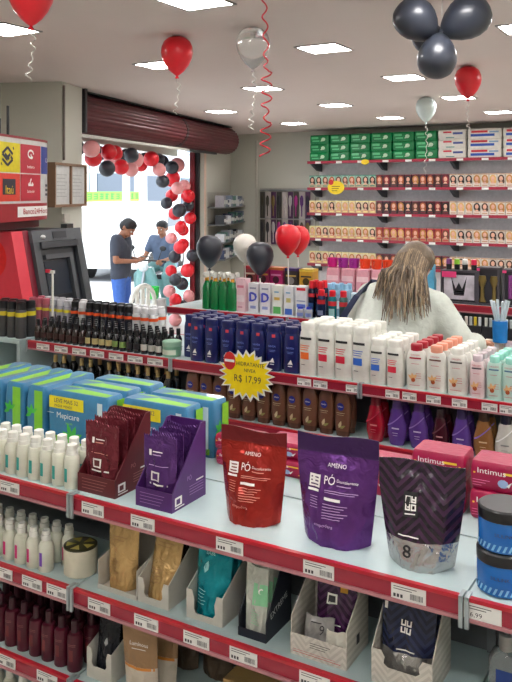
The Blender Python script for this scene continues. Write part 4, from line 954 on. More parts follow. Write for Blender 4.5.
can('clear blue topped bottle behind the red capped cans', 'blue topped bottles behind the cans', (150, 190, 214), [(0.3, 0.6, -150, -30, (220, 230, 236))], (329.5, 337.5, 345.5), 0.17, 0.0235, 4.762, (150, 200, 230))
# second row of coloured cartons, rear half
for i, (px, c, a, nm) in enumerate(((263, (170, 40, 90), (216, 170, 60), 'crimson'), (276, (190, 30, 110), (230, 140, 190), 'magenta'), (291, (50, 42, 40), (190, 160, 80), 'dark brown'), (306, (196, 150, 40), (60, 50, 40), 'golden'), (250, (150, 60, 66), (240, 220, 200), 'rose'))):
    t = pbox(nm + ' carton with a round emblem behind the white boxes', px, 0.1, 0.285, c, [(0.1, 0.9, 0.8, 0.84, a), (0.15, 0.85, 0.56, 0.6, a)], 4.86, dp=0.09)
    p = MB(); circ(p, lambda x, z: (x, -0.002, z), 0, 0.2, 0.026, 0, 14); p.build('emblem', M('emb_%d' % i, tuple(int(q * 0.5 + 110) if i in (2,) else int(q * 0.35) for q in c), 0.4), t, False)
    m = MB().b2(-0.0505, 0.0505, -0.0005, 0.0905, 0.268, 0.2855); m.build('lid_edge', M('lidc_%d' % i, ((200, 40, 60), (214, 120, 60), (60, 40, 100), (220, 190, 70), (200, 40, 60), (170, 40, 50))[i], 0.4), t, False)
# pink tissue packs and coloured cups on top
pinkp = M('pink_film', (226, 160, 172), 0.2, coat=0.3, wr=0.5)
t = thing('tissue_pack', 'pale pink film wrapped roll pack under the coloured cups', 'pack', group='pink roll packs')
soft_box(MB(), 0.105, 0.13, 0.305, puff=0.003, r=0.012).build('pack_body', pinkp, t)
p = MB(); fn = lambda x, z: (x, -0.0672, z)
for k in range(3): rect(p, fn, -0.04, 0.04, 0.04 + 0.09 * k, 0.075 + 0.09 * k, 0, 1); circ(p, fn, 0.0, 0.02 + 0.09 * k, 0.012, 1, 10)
p.build('print', [M('film_light', (240, 200, 206), 0.3), M('film_rose', (210, 110, 130), 0.3)], t, False)
P = Proto(t)
xc = gx(336, 4.92)
for k in range(5): P((xc + k * 0.108, 4.93, G3Z), random.uniform(-0.03, 0.03))
def cup(label, group, col, xs):
    t = thing('plastic_cup', label, 'cup', group=group)
    m = MB(); m.sup([(0, 0.03, 0.03), (0.003, 0.033, 0.033), (0.062, 0.037, 0.037), (0.062, 0.034, 0.034), (0.006, 0.031, 0.031)], 18); m.build('cup_body', M('cup_%d_%d_%d' % col, col, 0.35), t)
    m = MB(); m.tube([(0.034, 0, 0.05), (0.05, 0, 0.046), (0.053, 0, 0.03), (0.046, 0, 0.016), (0.032, 0, 0.014)], 0.004, 6); m.build('handle', M('cup_%d_%d_%d' % col, col, 0.35), t)
    P = Proto(t)
    for X in xs: P((X, 4.93, G3Z + 0.3055), -PI / 2 + random.uniform(-0.2, 0.2))
cup('magenta plastic cup on top of the pink roll packs', 'magenta cups', (206, 30, 130), [xc - 0.03])
cup('violet plastic cup on top of the pink roll packs', 'violet cups', (160, 40, 150), [xc + 0.05, xc + 0.13])
cup('orange red plastic cup on top of the pink roll packs', 'orange cups', (226, 70, 30), [xc + 0.21, xc + 0.29, xc + 0.37])
cup('blue plastic cup on top of the pink roll packs', 'blue cups', (50, 90, 200), [xc + 0.45])
# low blue bottle caps in front
can('small white bottle with royal blue cap near the woman', 'blue capped bottles', (214, 218, 226), [(0.2, 0.6, -150, -30, (120, 140, 200))], (300.5, 309), 0.06, 0.0235, 4.572, (40, 60, 190), rows=1)
# upper step: gift boxes, vest bag, little bottles
def gift(label, px, w, hh, motif, Y=4.83):
    t = thing('gift_box', label, 'box', (gx(px, Y), Y, 0.968))
    dk = M('gift_dark', (40, 38, 46), 0.4)
    MB().b2(-w / 2, w / 2, 0.012, 0.1, 0, hh).build('box_body', dk, t, False)
    f = MB(); e = 0.012
    for a, b, c_, d_ in ((-w / 2, w / 2, 0, e), (-w / 2, w / 2, hh - e, hh), (-w / 2, -w / 2 + e, e, hh - e), (w / 2 - e, w / 2, e, hh - e)): f.b2(a, b, 0, 0.012, c_, d_)
    f.build('window_frame', M('gift_frame', (70, 66, 74), 0.35), t, False)
    motif(t, w, hh); return t
def m1(t, w, hh):
    p = MB(); fn = lambda x, z: (x, 0.010, z); rect(p, fn, -w * 0.42, w * 0.42, hh * 0.12, hh * 0.86, 0, 1)
    f2 = lambda x, z: (x, 0.008, z)
    p.poly([f2(-0.05, 0.17), f2(-0.02, 0.09), f2(0.0, 0.13), f2(0.02, 0.09), f2(0.05, 0.17), f2(0.03, 0.05), f2(-0.03, 0.05)], 1); rect(p, f2, -0.03, 0.03, 0.07, 0.078, 2, 1)
    rect(p, lambda x, z: (x, -0.001, z), -w * 0.46, -w * 0.06, hh * 0.78, hh * 0.96, 3, 1); p.build('print', [M('gift_marble', (196, 190, 200), 0.4, var=0.3, scale=14), M('gift_blackprint', (30, 28, 36), 0.4), wht_ink, M('gift_pink', (220, 60, 120), 0.4)], t, False)
def m2(t, w, hh):
    m = MB()
    for x in (-0.035, 0.035): m.sup([(0.02, 0.022, 0.01, 3, x, 0.004), (0.05, 0.012, 0.006, 2, x, 0.004), (0.11, 0.011, 0.006, 2, x, 0.004), (0.15, 0.026, 0.01, 2, x, 0.004), (0.18, 0.02, 0.008, 2, x, 0.004)], 12)
    m.build('gold_set', M('antique_gold', (130, 112, 66), 0.3, 0.7), t); MB().b2(-w * 0.5, -w * 0.36, -0.001, 0.0, hh * 0.9, hh * 0.97).build('sticker', M('gift_pink', (220, 60, 120), 0.4), t, False)
def m3(t, w, hh):
    m = MB()
    for x in (-0.04, 0.04): m.tube([(x, 0.006, 0.05), (x, 0.006, 0.19)], 0.012, 10)
    m.build('brush_set', M('brush_purple', (130, 60, 130), 0.4), t); MB().b2(-w * 0.5, -w * 0.36, -0.001, 0.0, hh * 0.9, hh * 0.97).build('sticker', M('gift_pink', (220, 60, 120), 0.4), t, False)
gift('dark gift box with a black and white printed front', 458.5, 0.225, 0.205, m1); gift('dark gift box with a pair of antique gold tools', 488, 0.135, 0.232, m2); gift('dark gift box with purple brushes', 517, 0.17, 0.225, m3)
t = thing('vest_bag', 'light blue vest shaped bag hanging beside the dark gift box', 'bag', (gx(427, 4.86), 4.86, 0.968))
prof = [(-0.052, 0), (0.052, 0), (0.055, 0.13), (0.048, 0.16), (0.05, 0.23), (0.03, 0.235), (0.024, 0.18), (0, 0.15), (-0.024, 0.18), (-0.03, 0.235), (-0.05, 0.23), (-0.048, 0.16), (-0.055, 0.13)]
MB().prism(prof, lambda a, b, d_: (a, d_ - 0.02, b), 0.04).build('bag_body', M('light_blue_film', (90, 170, 206), 0.3, wr=0.4), t)
p = MB(); rect(p, lambda x, z: (x, -0.0212, z), -0.035, 0.035, 0.02, 0.06, 0, 1); p.build('print', M('bag_pale', (190, 220, 232), 0.4), t, False)
for i, (px, c, nm) in enumerate(((449, (120, 60, 120), 'plum'), (457, (130, 190, 50), 'lime green'), (465, (226, 226, 222), 'white'), (474, (206, 30, 70), 'crimson'))):
    t = thing('nail_polish', 'small dark bottle with ' + nm + ' top above the gift box', 'bottle', (gx(px, 4.89), 4.892, 0.968 + 0.2055))
    MB().sup([(0, 0.016, 0.016, 3), (0.03, 0.017, 0.017, 3), (0.034, 0.012, 0.012)], 12).build('bottle_body', black, t); MB().sup([(0.033, 0.018, 0.018), (0.062, 0.017, 0.017), (0.065, 0.012, 0.012)], 12).build('cap', M('npcap_%d' % i, c, 0.35), t)
# lower step: flat white packs
for k in range(5):
    t = thing('makeup_pack', 'clear blister pack of pale cosmetics on the lower step', 'pack', (gx(452, 4.56) + k * 0.118, 4.58, 0.72), group='pale cosmetic packs')
    MB().b2(-0.054, 0.054, 0, 0.05, 0, 0.085).build('pack_body', M('pale_card_%d' % (k % 3), ((226, 206, 214), (222, 226, 222), (228, 222, 206))[k % 3], 0.4), t, False)
    p = MB(); rect(p, lambda x, z: (x, -0.001, z), -0.05, 0.05, 0.0, 0.016, 0, 1); rect(p, lambda x, z: (x, -0.001, z), -0.03, 0.03, 0.04, 0.07, 1, 1); p.build('print', [M('pp_%d' % (k % 2), ((110, 120, 60), (40, 50, 120))[k % 2], 0.4), M('pp_pale', (240, 238, 236), 0.4)], t, False)
    t = thing('tube_tray', 'shallow dark tray of small tubes behind the cosmetic packs', 'tray', (gx(452, 4.7) + k * 0.118, 4.7, 0.72), group='dark tube trays')
    MB().b2(-0.055, 0.055, 0, 0.06, 0, 0.14).build('tray_body', M('tray_dark', (36, 36, 40), 0.4), t, False)
    for j in range(4): MB().tube([(-0.04 + j * 0.027, 0.03, 0.14), (-0.04 + j * 0.027, 0.03, 0.19)], 0.009, 8).build('tube', M('tube_%d' % (j % 4), ((220, 220, 210), (190, 200, 200), (220, 200, 60), (200, 206, 214))[j % 4], 0.35), t)
t = thing('brush_cup', 'bright blue cup holding clear brushes beside the cosmetics', 'cup', (gx(500, 4.52), 4.53, 0.72 + 0.0855))
t.location = (gx(501, 4.45), 4.56, 0.806)
MB().sup([(0, 0.04, 0.04), (0.12, 0.043, 0.043)], 20).build('cup_body', M('cup_cyan', (20, 120, 196), 0.3), t)
for k in range(6): a = k * 1.05; MB().tube([(0.018 * math.cos(a), 0.018 * math.sin(a), 0.1), (0.05 * math.cos(a), 0.05 * math.sin(a), 0.235)], 0.008, 6).build('brush', M('brush_clear', (200, 214, 220), 0.25), t)
t.location = (gx(500, 4.56), 4.56, 0.806)

# ================================================================ wall shelving with hair dye
WZ = (2.07, 1.722, 1.39, 1.056, 0.722); WF = 9.40; X0w, X1w = -4.72, -1.2
ws = thing('wall_shelving', 'long grey wall shelving with five red railed shelves of dye boxes', 'shelving')
for i, (a, b) in enumerate(((X0w, -3.78), (-3.78, -2.84), (-2.84, -1.9), (-1.9, X1w))):
    MB().b2(a + 0.002, b - 0.002, BY - 0.03, BY - 0.005, 0.2, 2.42).build('back_panel', M('wall_panel_grey', (236, 231, 233), 0.6), ws, False)
    for z in WZ:
        s = MB().b2(a + 0.002, b - 0.002, WF, BY - 0.03, z - 0.025, z).build('shelf', M('wall_shelf_grey', (186, 184, 186), 0.5), ws, False)
        MB().b2(a, b, WF - 0.012, WF, z - 0.034, z + 0.002).build('price_rail', M('wall_rail', (152, 34, 56), 0.4), s, False)
        for k in range(3): MB().b2(a + 0.12 + 0.3 * k, a + 0.2 + 0.3 * k, WF - 0.015, WF - 0.0125, z - 0.034, z - 0.006).build('price_label', paper, s, False)
        MB().prism([(WF + 0.03, z - 0.026), (BY - 0.03, z - 0.026), (BY - 0.03, z - 0.13), (BY - 0.14, z - 0.12)], lambda p_, q, d_: (a + 0.012 + d_, p_, q), 0.035).build('bracket', M('wall_bracket', (84, 86, 92), 0.5), s, False)
# packs on the top shelf
def pack_proto(name, label, group, w, hh, base, pr):
    t = thing(name, label, 'pack', group=group)
    soft_box(MB(), w, 0.16, hh, puff=0.004, r=0.01).build('pack_body', base, t); p = MB(); ms = pr(p, lambda x, z: (x, -0.0832, z), w, hh); p.build('print', ms, t, False); return Proto(t)
def gpr(p, fn, w, hh):
    rect(p, fn, -w * 0.4, -w * 0.05, hh * 0.55, hh * 0.8, 0, 1); rect(p, fn, -w * 0.35, w * 0.0, hh * 0.25, hh * 0.4, 0, 1); circ(p, fn, w * 0.2, hh * 0.5, hh * 0.26, 1, 10, 0.8); leafshape(p, fn, w * 0.05, hh * 0.3, 0.06, 0.02, 0.3, 1)
    return [M('gp_light', (90, 190, 130), 0.4), M('gp_pale', (190, 220, 190), 0.4)]
GP = pack_proto('green_soap_pack', 'emerald green wrapped pack stacked on the top wall shelf', 'green packs on the top shelf', 0.285, 0.114, M('emerald_film', (0, 122, 66), 0.3, wr=0.3), gpr)
for k in range(6):
    for l in range(3): GP((X0w + 0.16 + k * 0.29 + random.uniform(-0.006, 0.006), WF + 0.1, WZ[0] + l * 0.1145), random.uniform(-0.02, 0.02), 'emerald green wrapped pack, %s of its stack on the top wall shelf' % ('bottom', 'middle', 'topmost')[l])
def wpr(p, fn, w, hh):
    rect(p, fn, -w * 0.38, w * 0.1, hh * 0.58, hh * 0.8, 0, 1); rect(p, fn, -w * 0.4, w * 0.3, hh * 0.2, hh * 0.46, 1, 1); rect(p, fn, w * 0.15, w * 0.42, hh * 0.55, hh * 0.72, 2, 1)
    return [M('wp_red', (206, 40, 60), 0.4), M('wp_blue', (40, 84, 180), 0.4), M('wp_sky', (130, 160, 190), 0.4)]
def wpr2(p, fn, w, hh):
    rect(p, fn, -w * 0.3, w * 0.0, hh * 0.66, hh * 0.84, 0, 1); rect(p, fn, w * 0.05, w * 0.4, hh * 0.5, hh * 0.72, 1, 1); rect(p, fn, -w * 0.2, w * 0.1, hh * 0.12, hh * 0.24, 2, 1)
    return [M('wp_red', (206, 40, 60), 0.4), M('wp_navy', (60, 80, 150), 0.4), M('wp_teal', (120, 160, 150), 0.4)]
whf = M('white_film', (222, 218, 210), 0.35, wr=0.3)
W1 = pack_proto('white_diaper_pack', 'cream white pack with red and blue print next to the green packs', 'cream packs on the top shelf', 0.34, 0.114, whf, wpr2)
W2 = pack_proto('white_diaper_pack', 'white pack with red and blue bands at the end of the top wall shelf', 'banded packs on the top shelf', 0.4, 0.114, whf, wpr)
for l in range(3): W1((X0w + 6 * 0.29 + 0.19, WF + 0.1, WZ[0] + l * 0.1145), random.uniform(-0.03, 0.03), 'cream white pack next to the green packs, %s of its stack' % ('bottom', 'middle', 'topmost')[l])
for k in range(3):
    for l in range(3): W2((X0w + 6 * 0.29 + 0.58 + k * 0.415, WF + 0.1, WZ[0] + l * 0.1145), random.uniform(-0.02, 0.02), 'white pack with red and blue bands, %s of its stack' % ('bottom', 'middle', 'topmost')[l])
# dye boxes
def dye(base, hair, band, foot):
    key = 'dye_%s' % str((base, hair, band, foot))
    mb = MB(); w, hh, d_ = 0.086, 0.158, 0.06; mb.b2(-w / 2, w / 2, 0, d_, 0, hh, 0)
    fn = lambda x, z: (x, -0.0008, z); f2 = lambda x, z: (x, -0.0014, z); f3 = lambda x, z: (x, -0.002, z)
    circ(mb, fn, 0.0, hh * 0.6, 0.039, 1, 12, 1.25); circ(mb, fn, 0.006, hh * 0.42, 0.035, 1, 10, 1.2)
    circ(mb, f2, 0.0, hh * 0.62, 0.022, 2, 10, 1.3); mb.poly([f2(-0.012, hh * 0.4), f2(0.012, hh * 0.4), f2(0.022, hh * 0.26), f2(-0.026, hh * 0.26)], 2)
    rect(mb, f3, -w / 2, w / 2, 0.0, hh * 0.25, 4, 1); rect(mb, (lambda x, z: (x, -0.0026, z)), -w * 0.36, w * 0.36, hh * 0.08, hh * 0.17, 3, 1)
    rect(mb, f3, -w / 2, w / 2, hh * 0.93, hh, 3, 1)
    rect(mb, (lambda x, z: (x, -0.0022, z)), -0.005, 0.009, hh * 0.515, hh * 0.53, 5, 1)
    o = mb.build('hair_dye_box', [M('db_%d_%d_%d' % base, base, 0.35), M('dh_%d_%d_%d' % hair, hair, 0.5), M('dye_face', (226, 176, 150), 0.5), M('dn_%d_%d_%d' % band, band, 0.4), M('df_%d_%d_%d' % foot, foot, 0.4), M('dye_lip', (180, 60, 70), 0.5)], None, False)
    me = o.data; bpy.data.objects.remove(o); return me
H = {'brown': (70, 40, 26), 'dark': (30, 22, 22), 'copper': (170, 84, 40), 'blond': (216, 170, 100), 'red': (140, 30, 40), 'chest': (104, 56, 34), 'gold': (190, 130, 60)}
green_s = [dye((170, 206, 186), H[k], (30, 130, 110), (210, 186, 150)) for k in ('brown', 'copper', 'dark', 'chest')]
cream_s = [dye((230, 214, 180), H[k], (236, 226, 150), (222, 170, 130)) for k in ('copper', 'brown', 'gold', 'blond')]
wine_s = [dye((70, 20, 30), H[k], (120, 34, 50), (60, 44, 44)) for k in ('copper', 'red', 'chest', 'gold', 'dark')]
white_s = [dye((222, 212, 200), H[k], (190, 150, 120), (226, 216, 206)) for k in ('brown', 'blond', 'dark', 'gold')]
red_s = [dye((150, 28, 40), H[k], (196, 60, 60), (190, 140, 110)) for k in ('gold', 'copper', 'blond', 'chest')]
rowsets = [[(green_s, 'teal topped'), (wine_s, 'dark wine'), (white_s, 'pale ivory')], [(cream_s, 'cream yellow'), (wine_s, 'dark wine'), (white_s, 'pale ivory')], [(cream_s, 'cream yellow'), (red_s, 'crimson'), (white_s, 'pale ivory')], [(cream_s, 'cream yellow'), (wine_s, 'dark wine'), (white_s, 'pale ivory')]]
rown = ('second', 'third', 'fourth', 'lowest visible')
for r in range(4):
    z = WZ[r + 1]
    for k in range(34):
        X = X0w + 0.06 + k * 0.0945
        if X > -1.55: continue
        q = 0 if X < -3.79 else 1 if X < -2.85 else 2
        sset, nm = rowsets[r][q]
        o = put('hair_dye_box', random.choice(sset), None, (X, WF + 0.02, z), random.uniform(-0.05, 0.05))
        tag(o, '%s hair dye box with a portrait on the %s wall shelf' % (nm, rown[r]), 'box', '%s dye boxes on the %s shelf' % (nm, rown[r]))
        o2 = put('hair_dye_box', o.data, None, (X, WF + 0.086, z), 0) if (r == 0 and k % 9 == 0) else None
        if o2: tag(o2, '%s hair dye box standing behind the front ones on the second shelf' % nm, 'box', 'dye boxes standing behind on the second shelf')
# yellow price badges on the wall rails
t = thing('price_badge', 'small yellow oval price badge on the top wall rail', 'sign', (gx(365, 9.38), 9.38, 2.045))
m = MB(); fan(m, [(0.055 * math.cos(k * PI / 10), 0.035 * math.sin(k * PI / 10)) for k in range(20)], 0, 0, 0.003); m.build('badge', M('badge_yellow', (236, 206, 30), 0.5), t, False)
t = thing('price_badge', 'large yellow oval price badge with red dot over the second wall rail', 'sign', (gx(336, 9.38), 9.378, 1.72))
m = MB(); fan(m, [(0.118 * math.cos(k * PI / 12), 0.088 * math.sin(k * PI / 12)) for k in range(24)], 0, 0, 0.003); m.build('badge', M('badge_yellow', (236, 206, 30), 0.5), t, False)
m = MB(); m.loft([[(-0.07, -0.003, 0.07)] * 16, [(-0.07 + 0.036 * math.cos(k * PI / 8), -0.003, 0.07 + 0.036 * math.sin(k * PI / 8)) for k in range(16)], [(-0.07 + 0.036 * math.cos(k * PI / 8), -0.001, 0.07 + 0.036 * math.sin(k * PI / 8)) for k in range(16)]]); m.build('dot', M('badge_red', (206, 40, 40), 0.4), t, False)
p = MB(); 
for k in range(3): rect(p, lambda x, z: (x, -0.0012, z), -0.06, 0.06 - 0.02 * k, 0.01 - 0.028 * k, 0.02 - 0.028 * k, 0, 1)
p.build('print', M('badge_ink', (120, 100, 20), 0.5), t, False)

# ---- accessories hanging between shelving and corner
ac = thing('peg_panel', 'grey peg rail panel beside the wall shelving', 'panel')
MB().b2(-5.72 + 0.06, X0w - 0.06, BY - 0.02, BY - 0.003, 0.9, 1.72).build('panel', M('peg_panel', (178, 174, 166), 0.7), ac, False)
for z in (1.68, 1.29): MB().b2(-5.64, X0w - 0.08, BY - 0.05, BY - 0.02, z, z + 0.02).build('rail', steel, ac, False)
acc = [((60, 54, 40), 'olive black'), ((120, 100, 50), 'bronze'), ((40, 36, 40), 'black'), ((180, 170, 170), 'pale grey'), ((170, 40, 130), 'magenta'), ((90, 40, 110), 'violet'), ((36, 30, 50), 'midnight blue')]
for r, z in ((0, 1.30), (1, 0.93)):
    for k in range(9):
        c, nm = acc[(min(k * 7 // 9, 6) + r * 2) % 7]
        t = thing('hair_brush', '%s hair brush on a card on the %s peg rail' % (nm, ('upper', 'lower')[r]), 'brush', (-5.60 + k * 0.09, BY - 0.0525, z - 0.005), group='%s brushes on the %s rail' % (nm, ('upper', 'lower')[r]))
        MB().b2(-0.038, 0.038, -0.002, 0.002, 0, 0.37 if r == 0 else 0.35).build('card', M('acc_card_%d' % (k % 3), ((70, 66, 60), (190, 180, 176), (80, 44, 80))[k % 3], 0.5), t, False)
        MB().sup([(0.03, 0.008, 0.008, 2, 0, -0.012), (0.16, 0.009, 0.009, 2, 0, -0.012), (0.2, 0.026, 0.009, 2, 0, -0.012), (0.28, 0.027, 0.009, 2, 0, -0.012), (0.32, 0.012, 0.006, 2, 0, -0.012)], 10).build('brush', M('acc_%d_%d_%d' % c, c, 0.4), t)
# glass shelves on the far end of the left wall
WS = thing('corner_shelf', 'narrow dark shelves by the doorway stacked with small goods', 'shelving')
for z in (1.47, 1.245, 1.02, 0.8):
    m = MB(); wbox(m, 3.80, 5.15, 0.11, 0.34, z - 0.016, z); m.build('shelf', M('dark_shelf', (104, 108, 108), 0.4), WS, False)
m = MB(); wbox(m, 3.80, 5.15, 0.1065, 0.11, 0.7, 1.66); m.build('back_panel', M('corner_panel', (176, 172, 162), 0.6), WS, False)
for j, z in enumerate((1.47, 1.245, 1.02, 0.8)):
    for k in range(12):
        c = random.choice(((50, 60, 90), (200, 204, 210), (40, 44, 50), (60, 110, 100), (150, 150, 156), (110, 120, 140)))
        hh = random.uniform(0.09, 0.15)
        p0 = W(3.87 + k * 0.109, 0.265, z)
        t = thing('small_goods_box', 'small boxed goods on a dark shelf beyond the doorway', 'box', p0, WRZ, group='boxed goods on the dark shelves')
        MB().b2(-0.048, 0.048, -0.06, 0.06, 0, hh).build('box_body', M('sg_%d_%d_%d' % c, c, 0.45), t, False)
        MB().b2(-0.0455, 0.0455, -0.0612, -0.0602, hh * 0.25, hh * 0.6).build('label', M('sg_label', (210, 210, 206), 0.5), t, False)

# ================================================================ shop front: rolling shutter
sh = thing('rolling_shutter', 'dark red rolled up metal shutter above the shop doorway', 'shutter')
OS = lambda s_: -0.155 + 0.12 * s_
def drum(s0, s1, z, r, n=26):
    m = MB(); rings = []
    for s in (s0, s1):
        rg = []
        for k in range(n * 3):
            a = 2 * PI * k / (n * 3); rr = r * (1.0 if k % 3 else 0.955)
            rg.append(W(s, OS(s) + rr * math.cos(a), z + rr * math.sin(a)))
        rings.append(rg)
    return m.loft(rings)
def obar(s0, s1, o0, o1, z0, z1):
    m = MB(); q = [(s0, OS(s0) + o0), (s1, OS(s1) + o0), (s1, OS(s1) + o1), (s0, OS(s0) + o1)]
    return m.loft([[W(a, b, z0) for a, b in q], [W(a, b, z1) for a, b in q]])
shm = M('shutter_wine', (92, 24, 34), 0.35, 0.35, var=0.15, scale=6)
drum(0.04, 2.2, 2.322, 0.172).build('roll', shm, sh); drum(2.26, 3.96, 2.322, 0.172).build('roll', shm, sh)
drum(2.2, 2.26, 2.322, 0.1755).build('strap', black, sh)
plm = M('shutter_plate', (30, 34, 40), 0.4)
obar(0.01, 0.04, -0.17, 0.18, 2.14, 2.497).build('end_plate', plm, sh, False)
obar(0.04, 3.9, -0.17, 0.1, 2.486, 2.498).build('top_cover', plm, sh, False)
obar(0.05, 2.6, 0.0, 0.04, 2.125, 2.148).build('bottom_bar', white, sh, False)
obar(2.6, 3.5, 0.0, 0.04, 2.125, 2.148).build('bottom_bar', M('bar_black', (30, 28, 30), 0.4), sh, False)

# ================================================================ cash machine and bank sign
def wthing(name, label, cat, s, o, z, group=None): return thing(name, label, cat, W(s, o, z), WRZ, group)
# local frame: x along the machine front (away from camera), -y into the room
ARZ = WRZ - D(13)
ap = at(22, 232, 4.9); atop = 1.408
t = thing('cash_machine', 'dark grey cash machine with sloping front and pink red side panel', 'cash machine', (ap.x, ap.y, 0), ARZ)
AW = 0.56; SLP = 0.24      # width, how much the front comes forward per metre of drop
agr = M('atm_grey', (66, 70, 74), 0.45); adk = M('atm_dark', (26, 29, 36), 0.3); apk = M('atm_pink', (214, 52, 70), 0.4, var=0.03)
def aprof(e, top_): return [(-0.42, 0.0), (0.16 + e, 0.0), (0.16 + e, atop - 0.75), (e, top_), (-0.42, top_)]
MB().prism(aprof(0, atop), lambda a, b, d_: (0.05 + d_, -a, b), AW - 0.05).build('body', agr, t, False)
side = MB().prism(aprof(0.0, atop + 0.005), lambda a, b, d_: (d_ - 0.1, -a, b), 0.1).build('side_panel', apk, t, False)
MB().prism(aprof(0.002, atop + 0.008), lambda a, b, d_: (d_, -a, b), 0.05).build('red_edge', M('atm_edge_red', (120, 26, 44), 0.4), t, False)
m = MB(); cc = [(-0.15 + 0.115 * math.cos(2 * PI * k / 28), 1.245 + 0.125 * math.sin(2 * PI * k / 28)) for k in range(28)]
m.loft([[(-0.1022, -a, b) for a, b in cc], [(-0.1006, -a, b) for a, b in cc]]); m.build('emblem_print', M('atm_red', (226, 12, 20), 0.4), side, False)
fa = Vector((0, -0.16, -0.75)).normalized(); fnrm = Vector((0, fa.z, -fa.y))
if fnrm.y > 0: fnrm = -fnrm
def face(u, v, h_=0.0): return Vector((0.05 + u, 0.0, atop)) + fa * v + fnrm * h_
def slab(u0, u1, v0, v1, h0, h1): return MB().loft([[face(u0, v0, h0), face(u1, v0, h0), face(u1, v1, h0), face(u0, v1, h0)], [face(u0, v0, h1), face(u1, v0, h1), face(u1, v1, h1), face(u0, v1, h1)]])
AF = AW - 0.05
slab(0.0, AF, 0.0, 0.075, 0, 0.03).build('header', M('atm_header', (80, 84, 88), 0.45), t, False)
slab(0.2, 0.34, 0.015, 0.06, 0.03, 0.034).build('camera_window', adk, t, False)
MB().ell(tuple(face(0.1, 0.045, 0.03)), (0.02, 0.02, 0.014), 10, 6).build('lamp', M('atm_lamp', (220, 222, 220), 0.2), t)
slab(0.05, AF - 0.05, 0.09, 0.6, -0.002, 0.004).build('screen_recess', adk, t, False)
slab(0.0, 0.06, 0.075, 0.7, 0, 0.03).build('cheek', agr, t, False); slab(AF - 0.07, AF, 0.075, 0.7, 0, 0.03).build('cheek', agr, t, False)
slab(0.06, AF - 0.07, 0.08, 0.12, 0, 0.045).build('visor', M('atm_visor', (40, 44, 50), 0.4), t, False)
slab(0.1, AF - 0.13, 0.16, 0.19, 0.004, 0.03).build('hood', agr, t, False); slab(AF - 0.17, AF - 0.13, 0.19, 0.5, 0.004, 0.03).build('hood', agr, t, False)
slab(0.1, AF - 0.18, 0.2, 0.42, 0.004, 0.008).build('screen', M('atm_screen', (40, 46, 56), 0.15), t, False)
slab(0.09, AF - 0.12, 0.5, 0.68, 0.004, 0.03).build('keypad', M('atm_keys', (88, 92, 96), 0.4), t, False)
# sign above
sg = wthing('bank_sign', 'curved red bank sign with coloured logo squares above the cash machine', 'sign', -1.83, 0.0, 0)
# curved box: straight front at depth .2, then rounding to the wall at its far end
SL = 0.78; D0 = 0.22
def sgx(u, off=0.0):      # u along the front, returns (x, y)
    if u <= 0.6: return (u, -(D0 + off))
    a = min((u - 0.6) / 0.30, 1) * PI / 2
    return (0.6 + (0.26 + off) * math.sin(a), -(D0 - 0.11 + (0.11 + off) * math.cos(a)))
us = [0, 0.3, 0.6] + [0.6 + 0.30 * k / 10 for k in range(1, 11)]
def sgpanel(z0, z1, off=0.0, mi=0):
    f = [sgx(u, off) for u in us]; pts = f + [(f[-1][0], -0.002), (0, -0.002)]
    return MB().loft([[(x, y, z0) for x, y in pts], [(x, y, z1) for x, y in pts]])
sgpanel(1.475, 1.585).build('lower_band', M('sign_red', (150, 26, 38), 0.4), sg)
sgpanel(1.585, 1.985).build('light_box', M('sign_white', (196, 196, 192), 0.4), sg)
sgpanel(1.985, 2.0, 0.004).build('top_band', M('sign_top_red', (132, 24, 34), 0.4), sg)
sgpanel(1.425, 1.475, -0.06).build('neck', M('sign_neck', (84, 16, 26), 0.5), sg)
def sq(u0, u1, z0, z1, m, nm):
    mb = MB(); n = 8
    for k in range(n):
        a = u0 + (u1 - u0) * k / n; b = u0 + (u1 - u0) * (k + 1) / n
        (xa_, ya_), (xb_, yb2) = sgx(a, 0.002), sgx(b, 0.002); mb.poly([(xa_, ya_, z0), (xb_, yb2, z0), (xb_, yb2, z1), (xa_, ya_, z1)])
    return mb.build(nm, m, sg)
q1 = sq(0.0, 0.33, 1.775, 1.955, M('logo_yellow', (214, 196, 0), 0.45), 'logo_panel'); q2 = sq(0.0, 0.33, 1.60, 1.768, M('logo_orange', (206, 56, 36), 0.45), 'logo_panel')
q3 = sq(0.337, 0.61, 1.775, 1.955, M('logo_crimson', (176, 26, 48), 0.45), 'logo_panel'); q4 = sq(0.337, 0.61, 1.60, 1.768, M('logo_crimson', (176, 26, 48), 0.45), 'logo_panel')
q5 = sq(0.617, 0.86, 1.775, 1.955, M('logo_blue', (30, 50, 130), 0.45), 'logo_panel')
def sgf(u, z, off=0.004): x, y = sgx(u, off); return (x, y, z)
def strokes(mb, segs, u0, z0, su, sz, wdt, mi=0, off=0.004):
    for (a, b, c_, d_) in segs:
        p1 = Vector((u0 + a * su, z0 + b * sz)); p2 = Vector((u0 + c_ * su, z0 + d_ * sz)); n = (p2 - p1); n = Vector((-n.y, n.x)).normalized() * wdt
        mb.poly([sgf(*(p1 + n), off), sgf(*(p2 + n), off), sgf(*(p2 - n), off), sgf(*(p1 - n), off)], mi)
lg = MB(); strokes(lg, [(0.1, 0.62, 0.5, 0.95), (0.1, 0.62, 0.5, 0.3), (0.5, 0.95, 0.9, 0.62), (0.3, 0.62, 0.62, 0.36), (0.38, 0.36, 0.7, 0.62), (0.5, 0.05, 0.9, 0.36), (0.1, 0.36, 0.5, 0.05), (0.75, 0.5, 0.9, 0.36), (0.92, 0.9, 0.98, 0.95), (0.02, 0.08, 0.08, 0.13)], 0.09, 1.81, 0.16, 0.12, 0.009); lg.build('logo_print', M('logo_navy', (24, 26, 44), 0.45), q1, False)
lg = MB(); 
